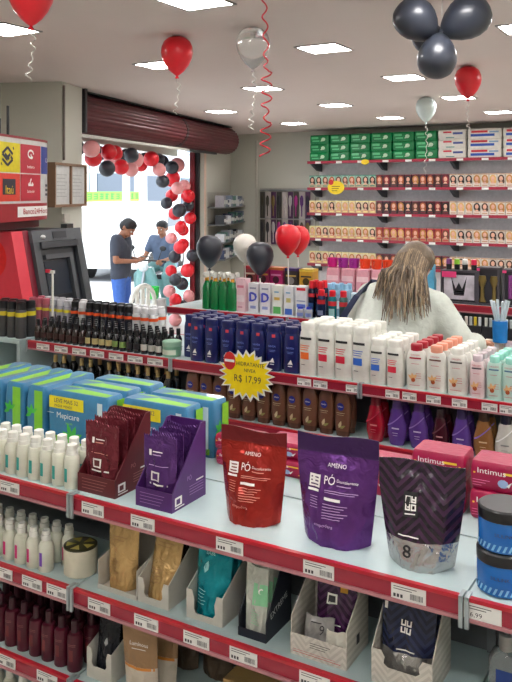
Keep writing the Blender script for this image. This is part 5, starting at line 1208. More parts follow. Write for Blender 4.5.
lg.poly([sgf(0.11, 1.64), sgf(0.27, 1.64), sgf(0.27, 1.735), sgf(0.11, 1.735)], 0); lg.text('Itaú', 0.072, lambda x, y: sgf(0.19 + x, 1.668 + y, 0.006), 1, 0.95); lg.build('logo_print', [M('logo_navy', (24, 26, 44), 0.45), M('logo_gold', (226, 190, 40), 0.45)], q2, False)
lg = MB(); rs = [(0.5 + 0.45 * math.cos(a), 0.6 + 0.4 * math.sin(a)) for a in [k * 0.5 for k in range(12)]]
strokes(lg, [(rs[k][0], rs[k][1], rs[k + 1][0], rs[k + 1][1]) for k in range(11)] + [(0.5, 0.6, 0.7, 0.1)], 0.43, 1.86, 0.085, 0.06, 0.006); lg.text('bradesco', 0.028, lambda x, y: sgf(0.474 + x, 1.815 + y), 0); lg.build('logo_print', wht_ink, q3, False)
lg = MB(); strokes(lg, [(0.1, 0.2, 0.9, 0.2), (0.1, 0.2, 0.3, 0.5), (0.9, 0.2, 0.7, 0.5), (0.5, 0.3, 0.4, 0.7), (0.4, 0.7, 0.6, 1.0)], 0.43, 1.69, 0.085, 0.05, 0.006); lg.text('Santander', 0.026, lambda x, y: sgf(0.474 + x, 1.66 + y), 0); lg.build('logo_print', wht_ink, q4, False)
lg = MB(); lg.text('CAIXA', 0.042, lambda x, y: sgf(0.735 + x, 1.865 + y), 0); lg.build('logo_print', wht_ink, q5, False)
lg = MB()
for k in range(3): strokes(lg, [(0.1, 0.0, 0.45, 0.0), (0.55, 0.0, 0.9, 0.0)], 0.66, 1.64 + 0.03 * k, 0.12, 0.02, 0.008)
lg.build('logo_print', M('logo_navy', (24, 26, 44), 0.45), sg, False)
pl = sq(0.3, 0.8, 1.5, 1.565, paper, 'name_plate'); lg = MB(); lg.text('Banco24Horas', 0.052, lambda x, y: sgf(0.55 + x, 1.533 + y, 0.006), 0, 1.2); lg.build('lettering', M('plate_red', (176, 30, 50), 0.5), pl, False)

t = wthing('router_box', 'small black box with antenna standing on top of the bank sign', 'router', -1.72, 0.1, 2.0)
MB().b2(0, 0.1, -0.06, 0.04, 0.0, 0.1).build('case', black, t, False); MB().tube([(0.3, 0, 0.0), (0.3, 0, 0.2)], 0.009, 8).build('antenna', black, t); MB().b2(0.1, 0.31, -0.03, 0.03, 0.0, 0.012).build('foot', black, t, False)
# framed notices and socket by the doorway
t = wthing('framed_notices', 'pair of framed white notices on the pillar beside the doorway', 'picture frame', -0.64, 0.0, 1.545)
wood = M('frame_wood', (128, 98, 74), 0.5)
f = MB()
for a, b, c_, d_ in ((0, 0.6, 0, 0.02), (0, 0.6, 0.31, 0.33), (0, 0.02, 0.02, 0.31), (0.58, 0.6, 0.02, 0.31), (0.29, 0.31, 0.02, 0.31)): f.b2(a, b, -0.06, -0.002, c_, d_)
f.build('frame', wood, t, False)
for a in (0.02, 0.31):
    s = MB().b2(a, a + 0.27, -0.045, -0.035, 0.02, 0.31).build('notice', M('notice_paper', (200, 202, 200), 0.4), t, False)
    p = MB()
    for k in range(7): rect(p, lambda x, z: (x, -0.0458, z), a + 0.04, a + 0.22 - 0.03 * (k % 2), 0.24 - 0.027 * k, 0.243 - 0.027 * k, 0, 1)
    p.build('print', M('notice_ink', (140, 142, 144), 0.5), s, False)
t = wthing('wall_socket', 'dark plug socket with hanging cable on the pillar under the notices', 'socket', -0.36, 0.0, 1.38)
MB().b2(-0.05, 0.05, -0.03, -0.001, 0.05, 0.11).build('box', M('socket_white', (190, 186, 176), 0.5), t, False); MB().b2(-0.05, 0.07, -0.05, -0.001, -0.02, 0.035).build('plug', M('plug_dark', (40, 44, 46), 0.4), t, False)
MB().tube([(0.06, -0.03, 0.0), (0.13, -0.03, -0.03), (0.15, -0.02, -0.15), (0.17, -0.015, -0.6), (0.16, -0.015, -0.9)], 0.006, 6).build('cable', M('cable_grey', (120, 120, 118), 0.5), t)

# ================================================================ balloons
def balloon(col, label, group, name='balloon', curl=None, ribm=None, stick=None, rsz=1.0):
    """origin at the knot; body about .17 wide, .21 tall above it"""
    t = thing(name, label, 'balloon', group=group)
    pr = [(0.006, 0.0), (0.018, 0.008), (0.04, 0.027), (0.064, 0.058), (0.081, 0.094), (0.087, 0.125), (0.084, 0.156), (0.071, 0.185), (0.049, 0.204), (0.022, 0.213), (0.002, 0.2145)]
    MB().lathe(pr, 22).build('latex_body', col, t); MB().lathe([(0.003, 0.004), (0.005, 0.0), (0.012, -0.012), (0.010, -0.014), (0.003, -0.004)], 10).build('knot', col, t)
    if curl:
        L, n, amp = curl; pts = []
        for k in range(n * 8 + 1):
            f_ = k / (n * 8); a = k * 2 * PI / 8; env = amp * min(1, f_ * 6) * (0.8 + 0.4 * math.sin(9 * f_)); pts.append((env * math.cos(a) + 0.01 * math.sin(5 * f_), env * math.sin(a), -0.01 - L * f_))
        MB().tube(pts, 0.0023, 5).build('ribbon', ribm, t)
    if stick: MB().tube([(0, 0, -0.01), (0.004, 0, -stick * 0.5), (0, 0, -stick)], 0.004, 6).build('stick', white, t)
    return Proto(t)
rbw = M('ribbon_white', (224, 220, 214), 0.3); rbr = M('ribbon_red', (206, 40, 56), 0.3)
def at_ceil(P, px, py_top, rz=0.0, scale=1.0, label=None):
    d_ = (CEIL - CAMZ) * FPX / (HY - py_top); p = at(px, py_top, d_)
    return P((p.x, p.y, CEIL - 0.216 * scale), rz, label, None, scale)
Pr = balloon(redl, 'red balloon on the ceiling with a curled white ribbon', None, curl=(0.2, 5, 0.010), ribm=rbw)
at_ceil(Pr, 177, 36, 0.4, 1.0, 'red balloon with short curled white ribbon near the rolled shutter'); at_ceil(Pr, 31, -31, 1.4, 1.0, 'red balloon with curled white ribbon above the bank sign'); at_ceil(Pr, 468, 66, 2.2, 1.02, 'red balloon with curled white ribbon in front of the white packs shelf')
Pc = balloon(clrl, 'clear balloon on the ceiling with a long curled white ribbon', None, curl=(0.3, 8, 0.011), ribm=rbw); at_ceil(Pc, 253, 27, 0.3, 1.0)
Pm = balloon(mntl, 'pearly mint balloon on the ceiling in front of the wall shelving', None, curl=(0.42, 7, 0.011), ribm=rbw); at_ceil(Pm, 426, 97, 1.0, 1.04)
# black cluster
Pb = balloon(blkl, 'black balloon in the cluster hanging from the ceiling', 'black balloon cluster')
dC = 3.27
for px, py, sx, tilt in ((415, 19, 1.0, (0.3, -0.9)), (468, 17, 1.06, (0.2, 1.0)), (437, 58, 0.93, (2.9, 0.2)), (428, 38, 0.8, (2.4, -0.7))):
    dd = dC + {38: 0.2, 58: -0.045, 19: 0.0, 17: 0.02}[py]
    c_ = at(px, py, dd); o = Pb((0, 0, 0), 0, {415: 'large black balloon of the ceiling cluster beside the largest one', 468: 'largest black balloon of the ceiling cluster', 437: 'lowest black balloon of the ceiling cluster', 428: 'smallest black balloon tucked behind the others of the cluster'}[px], None, sx)
    eu = Matrix.Rotation(TH, 4, 'Z') @ Matrix.Rotation(tilt[1], 4, 'Y') @ Matrix.Rotation(tilt[0] if tilt[0] < 1 else PI - 0.3, 4, 'X')
    o.rotation_euler = eu.to_euler(); o.location = c_ - (eu.to_3x3() @ Vector((0, 0, 0.125 * sx)))
cord = MB(); c_ = at(442, 30, dC + 0.1); cord.tube([(c_.x, c_.y, c_.z), (c_.x, c_.y, CEIL)], 0.004, 6)
tag(cord.build('balloon_string', rbw), 'short string tying the black balloon cluster to the ceiling', 'string')
# hanging red streamer
p = at(262, 60, 3.0); pts = []
for k in range(161):
    f_ = k / 160; amp = 0.006 + (0.014 if 0.55 < f_ < 0.75 or f_ > 0.82 else 0.004); a = k * 2 * PI / (16 if f_ < 0.5 else 11)
    pts.append((p.x + amp * math.cos(a) + 0.02 * math.sin(2.5 * f_), p.y + amp * math.sin(a), CEIL - f_ * 0.71))
tag(MB().tube(pts, 0.0032, 5).build('streamer', rbr), 'long curled red ribbon streamer hanging from the ceiling', 'streamer')
# balloons on sticks standing on the low shelving
def stick_balloon(col, label, px, pyc, scale, Y=4.78, rz=0.0):
    zc = zz(px, pyc, Y); L = (zc - 0.125 * scale - G3Z) / scale
    P = balloon(col, label, None, stick=L - 0.001); return P((gx(px, Y), Y, zc - 0.125 * scale), rz, None, None, scale)
stick_balloon(blkl, 'black balloon on a stick above the green spray bottles', 209.5, 249, 1.12)
stick_balloon(whtl, 'white balloon on a stick between two black ones', 245, 246, 0.98, 4.84)
o = stick_balloon(blkl, 'black balloon on a stick behind the white product boxes', 260, 256, 1.1, 4.74); 
stick_balloon(redl, 'bright red balloon on a stick before the peg panel', 288, 237.5, 1.02, 4.80); stick_balloon(redl, 'second red balloon tucked behind the first red one', 298, 238, 0.98, 5.03)
# arch outside the doorway
ab = {}
for key, col, nm in (('r', redl, 'red'), ('b', blkl, 'black'), ('p', pnkl, 'pale pink')):
    t = thing('arch_balloon', nm + ' balloon in the arch around the doorway', 'balloon', group=nm + ' balloons of the doorway arch')
    MB().lathe([(0.006, 0.0), (0.04, 0.02), (0.072, 0.052), (0.092, 0.09), (0.098, 0.13), (0.093, 0.165), (0.075, 0.196), (0.042, 0.216), (0.003, 0.223)], 20).build('latex_body', col, t); MB().lathe([(0.003, 0.004), (0.011, -0.012), (0.003, -0.004)], 8).build('knot', col, t)
    ab[key] = Proto(t)
top = [(40, 5, 'p', 28), (25, 30, 'r', 26), (95, 28, 'b', 31), (115, 85, 'b', 25), (140, 45, 'r', 35), (172, 64, 'p', 29), (170, 102, 'r', 36), (207, 112, 'p', 26), (175, 22, 'b', 27), (218, 42, 'b', 27), (240, 84, 'p', 36), (262, 107, 'r', 29), (305, 66, 'r', 36), (333, 88, 'b', 28), (362, 66, 'b', 28), (340, 128, 'p', 28), (383, 110, 'b', 31), (437, 102, 'p', 33), (355, 177, 'b', 26), (397, 165, 'r', 34), (455, 145, 'r', 29), (415, 206, 'p', 27), (462, 190, 'p', 28), (397, 236, 'r', 29), (450, 242, 'r', 31), (415, 290, 'b', 32), (381, 276, 'b', 26), (472, 278, 'b', 26), (20, 5, 'b', 24), (280, 30, 'b', 26), (120, 10, 'r', 26), (60, 44, 'b', 22)]
low = [(170, 80, 'r', 42), (130, 165, 'r', 40), (188, 180, 'r', 38), (142, 228, 'p', 36), (125, 292, 'r', 45), (190, 265, 'r', 38), (107, 360, 'b', 42), (182, 346, 'b', 40), (155, 432, 'r', 46), (112, 425, 'r', 36), (97, 495, 'b', 42), (172, 516, 'b', 42), (115, 570, 'p', 42), (168, 575, 'p', 38), (92, 618, 'r', 38), (160, 622, 'r', 42), (185, 120, 'r', 36), (120, 660, 'b', 40), (175, 665, 'p', 40)]
pts = [(80 + a / 4.267, 140 + b / 4.267, k, r / 4.267) for a, b, k, r in top] + [(160 + a / 6.2, 200 + b / 6.2, k, r / 6.2) for a, b, k, r in low]
arch = []
for i, (px, py, k, r) in enumerate(pts):
    tt = (px - 256) / FPX; off = -0.05 - 0.08 * (i % 3); q = W(0, off, 0); dx, dy = tt * cs - sn, tt * sn + cs
    d_ = ((q[0] * NX + q[1] * NY)) / (dx * NX + dy * NY); c_ = at(px, py, d_); sc = min(max(0.75, r * d_ / FPX / 0.105), 1.05)
    arch.append([(c_.x - P0[0]) * WX + (c_.y - P0[1]) * WY, off, c_.z, 0.114 * sc, sc, k])      # along the front, into the room, height
for it in range(220):
    for i in range(len(arch)):
        for j in range(i):
            A, B = arch[i], arch[j]; v = Vector((A[0] - B[0], A[1] - B[1], A[2] - B[2])); L = v.length; g = A[3] + B[3] - L
            if g > 0:
                v = (v / L if L > 1e-4 else Vector((0, 1, 0))) * g * 0.5; v.y *= 1.3
                for m_, sg_ in ((A, 1), (B, -1)): m_[0] += v.x * sg_; m_[1] += v.y * sg_; m_[2] += v.z * sg_
    for A in arch: A[0] = min(max(A[0], 0.02 + A[3]), 3.555 - A[3]); A[1] = min(max(A[1], -0.5), 0.02); A[2] = min(A[2], 2.11 - A[3])
for s_, o_, z_, rr, sc, k in arch:
    o = ab[k]((0, 0, 0), 0, None, None, sc); c_ = Vector(W(s_, o_, z_))
    aim = Vector((-c_.x, -c_.y, 0)).normalized() + Vector((random.uniform(-0.6, 0.6), random.uniform(-0.6, 0.6), random.uniform(-0.6, 0.6)))
    R_ = aim.to_track_quat('Z', 'Y').to_matrix()
    o.rotation_euler = R_.to_euler(); o.location = c_ - (R_ @ Vector((0, 0, 0.1115 * sc)))

# ================================================================ people
def cone(mb, p, q, r0, r1, n=12):
    p, q = Vector(p), Vector(q); L = (q - p).length; ax = (q - p).normalized() if L > 1e-6 else Vector((0, 0, 1))
    a = ax.cross(Vector((0, 0, 1))); a = a.normalized() if a.length > 0.05 else Vector((1, 0, 0)); b = ax.cross(a); rings = []
    st = [(-r0 * math.cos(t_), r0 * math.sin(t_)) for t_ in (0.15, 0.6, 1.1)] + [(L * k / 4, r0 + (r1 - r0) * k / 4) for k in range(5)] + [(L + r1 * math.cos(t_), r1 * math.sin(t_)) for t_ in (1.1, 0.6, 0.15)]
    for h_, rr in st: rings.append([p + ax * h_ + a * rr * math.cos(2 * PI * j / n) + b * rr * math.sin(2 * PI * j / n) for j in range(n)])
    return mb.loft(rings)
def melt(mb, vox, name, mat, parent, smooth=3):
    o = mb.build(name, mat, None, True); md = o.modifiers.new('r', 'REMESH'); md.mode = 'VOXEL'; md.voxel_size = vox; md.use_smooth_shade = True
    sm = o.modifiers.new('s', 'SMOOTH'); sm.factor = 0.5; sm.iterations = smooth
    dg = bpy.context.evaluated_depsgraph_get(); me = bpy.data.meshes.new_from_object(o.evaluated_get(dg)); me.name = name
    old = o.data; bpy.data.objects.remove(o); bpy.data.meshes.remove(old)
    if not me.materials: me.materials.append(mat)
    return put(name, me, parent)
def hand(mb, wrist, dirv, side, normal, curl=0.6, s=1.0):
    """palm and five bent fingers; dirv from the wrist outwards, normal = palm side"""
    d_ = Vector(dirv).normalized(); n = Vector(normal); n = (n - d_ * n.dot(d_)).normalized(); x = d_.cross(n) * side; w = Vector(wrist)
    for k in (-1, 0, 1): cone(mb, w + d_ * 0.012 * s + x * 0.014 * k * s, w + d_ * 0.075 * s + x * 0.025 * k * s, 0.017 * s, 0.014 * s, 8)
    for k, L in enumerate((0.066, 0.076, 0.071, 0.055)):
        p = w + d_ * 0.078 * s + x * (0.031 - 0.0205 * k) * s; dd = d_.copy()
        for j, f_ in enumerate((0.45, 0.32, 0.25)):
            dd = (dd + n * curl * (0.5 + 0.4 * j)).normalized(); q = p + dd * L * f_ * s; cone(mb, p, q, (0.0088 - 0.0008 * j) * s, (0.0082 - 0.0009 * j) * s, 7); p = q
    p = w + d_ * 0.03 * s + x * 0.028 * s; q = p + (d_ * 0.6 + x * 0.7 + n * 0.3).normalized() * 0.035 * s; cone(mb, p, q, 0.0115 * s, 0.0098 * s, 7); r = q + (d_ + n * 0.4).normalized() * 0.028 * s; cone(mb, q, r, 0.0098 * s, 0.008 * s, 7)
def person(label, loc, rz, J, mats, hair, extra=None, h_=1.0):
    """J: joints in a local frame that faces +Y"""
    t = thing('person', label, 'person', loc, rz); b = MB(); j = {k: Vector(v) for k, v in J.items() if not isinstance(v, float)}
    hd = j['head']; up = (hd - j['neck']).normalized(); fw = Vector(J.get('look', (0, 1, 0))).normalized(); fw = (fw - up * fw.dot(up)).normalized(); rt = fw.cross(up)
    P_ = lambda x, y, z: hd + rt * x + fw * y + up * z
    # skull, jaw, nose, ears
    for (x, y, z, r) in ((0, -0.012, 0.03, 0.084), (0, 0.012, 0.025, 0.078), (0, 0.03, -0.03, 0.062), (0, 0.042, -0.075, 0.036), (0.02, 0.05, -0.05, 0.036), (-0.02, 0.05, -0.05, 0.036), (0, 0.05, 0.03, 0.05)): b.ell(tuple(P_(x, y, z)), (r, r, r), 16, 10)
    cone(b, P_(0, 0.088, 0.012), P_(0, 0.108, -0.022), 0.009, 0.014); 
    for s in (-1, 1):
        for a in range(5): cone(b, P_(s * 0.078, -0.012 + 0.012 * math.cos(a), 0.005 + 0.024 * math.sin(a * 1.2)), P_(s * 0.088, -0.016 + 0.014 * math.cos(a), 0.005 + 0.026 * math.sin(a * 1.2)), 0.008, 0.006, 6)
    for s in (-0.014, 0.014): cone(b, P_(s, 0.088, -0.055), P_(0, 0.091, -0.055), 0.006, 0.0075, 6); cone(b, P_(s, 0.086, -0.066), P_(0, 0.09, -0.066), 0.007, 0.008, 6)
    cone(b, j['neck'], hd - up * 0.05, 0.055, 0.052)
    ch, pv = j['chest'], j['pelvis']
    def torso(m, e):
        for s in (-1, 1):
            sh_, hp = j['shoulder' + ('L' if s < 0 else 'R')], j['hip' + ('L' if s < 0 else 'R')]
            cone(m, j['neck'] - up * 0.03, sh_, 0.05 + e, 0.055 + e); cone(m, sh_.lerp(ch, 0.35), hp.lerp(pv, 0.4), 0.092 + e, 0.10 + e); cone(m, ch.lerp(sh_, 0.4), ch.lerp(pv, 0.5).lerp(hp, 0.3), 0.105 + e, 0.095 + e)
            cone(m, pv, hp, 0.10 + e, 0.095 + e)
        cone(m, ch, pv, 0.115 + e, 0.11 + e)
    torso(b, 0)
    for s, S in ((-1, 'L'), (1, 'R')):
        cone(b, j['shoulder' + S], j['elbow' + S], 0.047, 0.038); cone(b, j['elbow' + S], j['wrist' + S], 0.036, 0.025)
        hand(b, j['wrist' + S], J.get('hand' + S, j['wrist' + S] - j['elbow' + S]), -s, J.get('palm' + S, (-s, 0, 0)), J.get('curl', 0.45))
        cone(b, j['hip' + S], j['knee' + S], 0.085, 0.058); cone(b, j['knee' + S], j['ankle' + S], 0.054, 0.036); cone(b, j['ankle' + S], j['ankle' + S] + Vector((0, 0.11, -0.05)), 0.034, 0.03)
    body = melt(b, 0.0075, 'body', mats['skin'], t, 2)
    # eyes, brows
    for s in (-1, 1):
        m = MB(); m.ell(tuple(P_(s * 0.031, 0.078, 0.008)), (0.0125, 0.0125, 0.0125), 10, 8); m.build('eye', M('eye_white', (225, 222, 216), 0.3), t)
        m = MB(); m.ell(tuple(P_(s * 0.031, 0.0875, 0.008)), (0.0055, 0.0055, 0.0055), 8, 6); m.build('iris', M('iris', (50, 34, 26), 0.3), t)
        m = MB(); m.tube([P_(s * 0.016, 0.092, 0.026), P_(s * 0.032, 0.092, 0.031), P_(s * 0.048, 0.084, 0.026)], 0.004, 6); m.build('eyebrow', mats['hair'], t)
    m = MB(); m.tube([P_(-0.022, 0.090, -0.060), P_(0, 0.0985, -0.060), P_(0.022, 0.090, -0.060)], [0.003, 0.0055, 0.003], 6); m.build('lips', M('lips', (160, 86, 80), 0.5), t)
    # shirt
    m = MB(); torso(m, mats.get('loose', 0.014)); sl = mats.get('sleeve', 0.55)
    for S in 'LR':
        a, e_, w_ = j['shoulder' + S], j['elbow' + S], j['wrist' + S]; lo = mats.get('loose', 0.014)
        if sl <= 1: cone(m, a, a.lerp(e_, sl), 0.062 + lo * 0.5, 0.058 + lo * 0.5)
        else: cone(m, a, e_, 0.06 + lo, 0.052 + lo); cone(m, e_, e_.lerp(w_, sl - 1), 0.05 + lo, 0.042 + lo * 0.7)
    melt(m, 0.012, 'shirt', mats['shirt'], t, 4)
    # trousers and shoes
    m = MB(); cone(m, j['hipL'], j['hipR'], 0.105, 0.105); cone(m, pv, pv - Vector((0, 0, 0.05)), 0.115, 0.11)
    for S in 'LR': cone(m, j['hip' + S], j['knee' + S], 0.1, 0.072); cone(m, j['knee' + S], j['ankle' + S], 0.07, 0.055)
    melt(m, 0.013, 'trousers', mats['trousers'], t, 3)
    for S in 'LR':
        m = MB(); a = j['ankle' + S]; cone(m, a - Vector((0, 0.03, 0.045)), a + Vector((0, 0.14, -0.055)), 0.042, 0.036); cone(m, a, a - Vector((0, 0.02, 0.04)), 0.045, 0.045); melt(m, 0.009, 'shoe', mats['shoe'], t, 2)
    hair(t, P_, mats['hair']); 
    if extra: extra(t, j, P_)
    return t
def hair_short(t, P_, mat):
    m = MB()
    for (x, y, z, r) in ((0, -0.02, 0.045, 0.088), (0, 0.02, 0.062, 0.074), (0, -0.045, 0.01, 0.075), (0.03, 0.0, 0.055, 0.068), (-0.03, 0.0, 0.055, 0.068), (0, 0.06, 0.085, 0.035)): m.ell(tuple(P_(x, y, z)), (r, r, r), 14, 9)
    melt(m, 0.009, 'hair', mat, t, 2)
base = dict(head=(0, 0.03, 1.52), neck=(0, 0, 1.38), chest=(0, 0, 1.2), pelvis=(0, 0, 0.93), shoulderL=(-0.18, 0, 1.36), shoulderR=(0.18, 0, 1.36), hipL=(-0.09, 0, 0.9), hipR=(0.09, 0, 0.9),
    kneeL=(-0.1, 0.03, 0.49), kneeR=(0.1, 0.02, 0.49), ankleL=(-0.1, 0, 0.095), ankleR=(0.11, -0.02, 0.095), elbowL=(-0.24, -0.03, 1.08), elbowR=(0.24, -0.03, 1.08), wristL=(-0.2, 0.18, 0.95), wristR=(0.2, 0.18, 0.95))
# street levels
SZ = -0.30
# man with phone
J = dict(base); J.update(head=(0, 0.085, 1.495), look=(0, 0.8, -0.75), elbowL=(-0.23, 0.02, 1.09), wristL=(-0.07, 0.25, 1.08), elbowR=(0.23, 0.02, 1.09), wristR=(0.07, 0.25, 1.08), handL=(0.5, 0.8, 0.35), handR=(-0.5, 0.8, 0.35), palmL=(0.4, 0, 1), palmR=(-0.4, 0, 1), curl=0.5)
def phone(t, j, P_):
    MB().box((0, 0.345, 1.135), (0.09, 0.13, 0.009)).build('phone', black, t, False)
pm = at(121, 230, 10.2)
heads = math.atan2(0.55, 0.84) - PI / 2
person('man in a dark grey T-shirt looking down at his phone outside', (pm.x, pm.y, SZ), heads - 0.25, J, dict(skin=skin2, shirt=M('tshirt_charcoal', (64, 68, 80), 0.8), trousers=M('jeans_blue', (70, 110, 190), 0.8), shoe=black, hair=M('hair_black', (30, 27, 27), 0.6), sleeve=0.6), hair_short, phone)
# man sitting on the scooter
J = dict(base); J.update(head=(0, 0.05, 1.40), neck=(0, 0.02, 1.26), chest=(0, 0, 1.08), pelvis=(0, -0.05, 0.865), shoulderL=(-0.19, 0.02, 1.24), shoulderR=(0.19, 0.02, 1.24), hipL=(-0.11, -0.04, 0.85), hipR=(0.11, -0.04, 0.85), kneeL=(-0.25, 0.33, 0.7), kneeR=(0.25, 0.33, 0.7), ankleL=(-0.3, 0.25, 0.1), ankleR=(0.3, 0.25, 0.095),
    elbowL=(-0.26, 0.12, 0.98), elbowR=(0.26, 0.12, 0.98), wristL=(-0.24, 0.38, 0.94), wristR=(0.24, 0.38, 0.94))
ps = at(164, 230, 12.2); srz = heads + 4.2
person('man in a slate blue shirt sitting on the scooter outside', (ps.x, ps.y, SZ), srz, J, dict(skin=skin2, shirt=M('shirt_slate', (84, 98, 122), 0.8), trousers=M('trousers_teal', (110, 150, 150), 0.8), shoe=M('shoe_grey', (120, 120, 120), 0.6), hair=M('hair_black', (30, 27, 27), 0.6), sleeve=0.6), hair_short)
# scooter under him
sc = thing('motor_scooter', 'pale teal motor scooter parked on the pavement outside', 'scooter', (ps.x, ps.y, SZ), srz)
teal = M('scooter_teal', (120, 170, 168), 0.25, coat=0.4); rub = M('rubber', (28, 28, 30), 0.7)
for y in (-0.42, 0.72):
    m = MB(); pts = [(0, y + 0.2 * math.cos(2 * PI * k / 24), 0.25 + 0.2 * math.sin(2 * PI * k / 24)) for k in range(25)]; m.tube(pts, 0.05, 10); w_ = m.build('wheel', rub, sc)
    m = MB(); m.ell((0, y, 0.25), (0.03, 0.15, 0.15), 14, 8); m.build('hub', steel, w_)
MB().sup([(0.3, 0.1, 0.3, 3, 0, -0.3), (0.5, 0.15, 0.38, 3, 0, -0.3), (0.64, 0.13, 0.36, 3, 0, -0.25)], 18).build('rear_body', teal, sc)
MB().sup([(0.63, 0.13, 0.35, 3, 0, -0.22), (0.7, 0.12, 0.33, 3, 0, -0.2)], 18).build('seat', black, sc)
m = MB(); m.loft([[(-0.14, -0.05, 0.28), (0.14, -0.05, 0.28), (0.14, 0.35, 0.28), (-0.14, 0.35, 0.28)], [(-0.14, -0.05, 0.32), (0.14, -0.05, 0.32), (0.14, 0.35, 0.32), (-0.14, 0.35, 0.32)]]); m.build('footboard', grey, sc)
MB().sup([(0.3, 0.17, 0.05, 3, 0, 0.4), (0.6, 0.2, 0.06, 3, 0, 0.45), (0.85, 0.13, 0.06, 3, 0, 0.5)], 16).build('leg_shield', teal, sc)
MB().tube([(0, 0.72, 0.25), (0, 0.58, 0.6), (0, 0.5, 0.9)], 0.025, 8).build('fork', steel, sc)
MB().tube([(-0.3, 0.4, 0.93), (-0.12, 0.5, 0.95), (0.12, 0.5, 0.95), (0.3, 0.4, 0.93)], 0.016, 8).build('handlebar', black, sc)
MB().ell((0, 0.56, 0.86), (0.09, 0.05, 0.08), 12, 8).build('headlamp', M('lamp_glass', (220, 225, 228), 0.1), sc)
for s in (-1, 1): MB().tube([(s * 0.2, 0.46, 0.95), (s * 0.26, 0.46, 1.1)], 0.007, 6).build('mirror_stem', black, sc); MB().ell((s * 0.28, 0.46, 1.13), (0.06, 0.015, 0.04), 10, 6).build('mirror', black, sc)
# woman shopper, seen from behind
wc = Vector((gx(393, 4.08), 4.08, -0.0))
J = dict(head=(0.03, 0.235, 1.238), neck=(0.02, 0.15, 1.118), chest=(0.0, 0.08, 0.97), pelvis=(-0.02, -0.13, 0.80), shoulderL=(-0.175, 0.10, 1.06), shoulderR=(0.20, 0.11, 1.035), hipL=(-0.11, -0.13, 0.78), hipR=(0.07, -0.13, 0.78), look=(0.3, 0.9, -0.35),
    kneeL=(-0.11, -0.05, 0.44), kneeR=(0.08, -0.04, 0.44), ankleL=(-0.11, -0.12, 0.09), ankleR=(0.09, -0.12, 0.09), elbowL=(-0.29, 0.16, 0.87), wristL=(-0.2, 0.36, 0.87), elbowR=(0.345, 0.13, 0.83), wristR=(0.36, 0.34, 0.82), palmR=(0, 0, -1), palmL=(0, 0, -1), curl=0.35)
hb = M('hair_brown', (104, 88, 70), 0.45, var=0.25, scale=60); hl = M('hair_highlight', (156, 134, 104), 0.45, var=0.2, scale=60); hdk = M('hair_deep', (74, 62, 50), 0.5, var=0.2, scale=60)
def hair_long(t, P_, mat):
    m = MB()
    for (x, y, z, r) in ((0, -0.02, 0.045, 0.094), (0, 0.015, 0.055, 0.088), (0, -0.05, 0.0, 0.085), (0.035, -0.02, 0.03, 0.078), (-0.035, -0.02, 0.03, 0.078), (0.05, -0.04, -0.05, 0.06), (-0.05, -0.04, -0.05, 0.06), (0, -0.06, -0.08, 0.072)): m.ell(tuple(P_(x, y, z)), (r, r, r), 16, 10)
    cap = melt(m, 0.009, 'hair', mat, t, 3)
    rnd = random.Random(5); strands = [MB(), MB(), MB()]
    top = P_(0, -0.03, 0.12)
    for k in range(330):
        a = PI + rnd.uniform(-0.15, PI + 0.15); ca, sa = math.cos(a), math.sin(a)
        p1 = P_(0.05 * ca, -0.015 + 0.04 * sa, 0.125 - 0.01 * abs(ca)); p2 = P_(0.098 * ca, -0.022 + 0.1 * sa, 0.03); p3 = P_(0.108 * ca + 0.01, -0.035 + 0.1 * sa, -0.07)
        L = rnd.uniform(0.05, 0.20) * (0.8 + 0.4 * abs(sa)) * (1.25 if ca > -0.2 else 0.75); spread = rnd.uniform(0.6, 1.2)
        end = Vector(p3) + Vector((ca * 0.04 * spread + 0.35 * L * (0.6 + 0.4 * ca), -0.05 - 0.8 * L - 0.03 * rnd.random(), -L)); mid = Vector(p3).lerp(end, 0.5) + Vector((rnd.uniform(-0.02, 0.02), rnd.uniform(-0.035, -0.015), 0.01))
        pts = [p1, p2, p3, mid, end]; sm = []
        for i in range(len(pts) - 1):
            q0 = pts[max(i - 1, 0)]; q1 = pts[i]; q2 = pts[i + 1]; q3 = pts[min(i + 2, len(pts) - 1)]
            for f_ in (0, 0.33, 0.66): sm.append(0.5 * ((2 * q1) + (-q0 + q2) * f_ + (2 * q0 - 5 * q1 + 4 * q2 - q3) * f_ ** 2 + (-q0 + 3 * q1 - 3 * q2 + q3) * f_ ** 3))
        sm.append(pts[-1]); n = len(sm); rr = [0.0052 * (1 - 0.75 * max(0, (i / n - 0.45)) / 0.55) for i in range(n)]
        strands[0 if rnd.random() < 0.5 else (1 if rnd.random() < 0.62 else 2)].tube(sm, rr, 5)
    for m, mm in zip(strands, (mat, hl, hdk)):
        o = m.build('hair_strands', mm, t); o['kind'] = 'stuff'
def strap(t, j, P_):
    m = MB(); pts = [(-0.10, 0.27, 1.055), (-0.145, 0.20, 1.14), (-0.165, 0.08, 1.145), (-0.2, -0.04, 1.08), (-0.25, -0.10, 0.97), (-0.30, -0.12, 0.85)]
    pv = None; rings = []
    for i, p in enumerate(pts):
        p = Vector(p); a = (Vector(pts[min(i + 1, 5)]) - Vector(pts[max(i - 1, 0)])).normalized(); w_ = a.cross(Vector((0.4, 1, 0.3))).normalized() * 0.02; nn = a.cross(w_).normalized() * 0.003
        rings.append([p + w_ + nn, p - w_ + nn, p - w_ - nn, p + w_ - nn])
    m.loft(rings); m.build('bag_strap', M('strap_navy', (26, 36, 70), 0.7), t)
person('woman with long brown hair and white shirt leaning over the shelves', (wc.x, wc.y, 0), D(-4), J, dict(skin=skin, shirt=M('shirt_white', (206, 212, 203), 0.8, wr=0.22), trousers=M('trousers_dark', (40, 44, 60), 0.8), shoe=black, hair=hb, sleeve=1.75, loose=0.03), hair_long, strap)

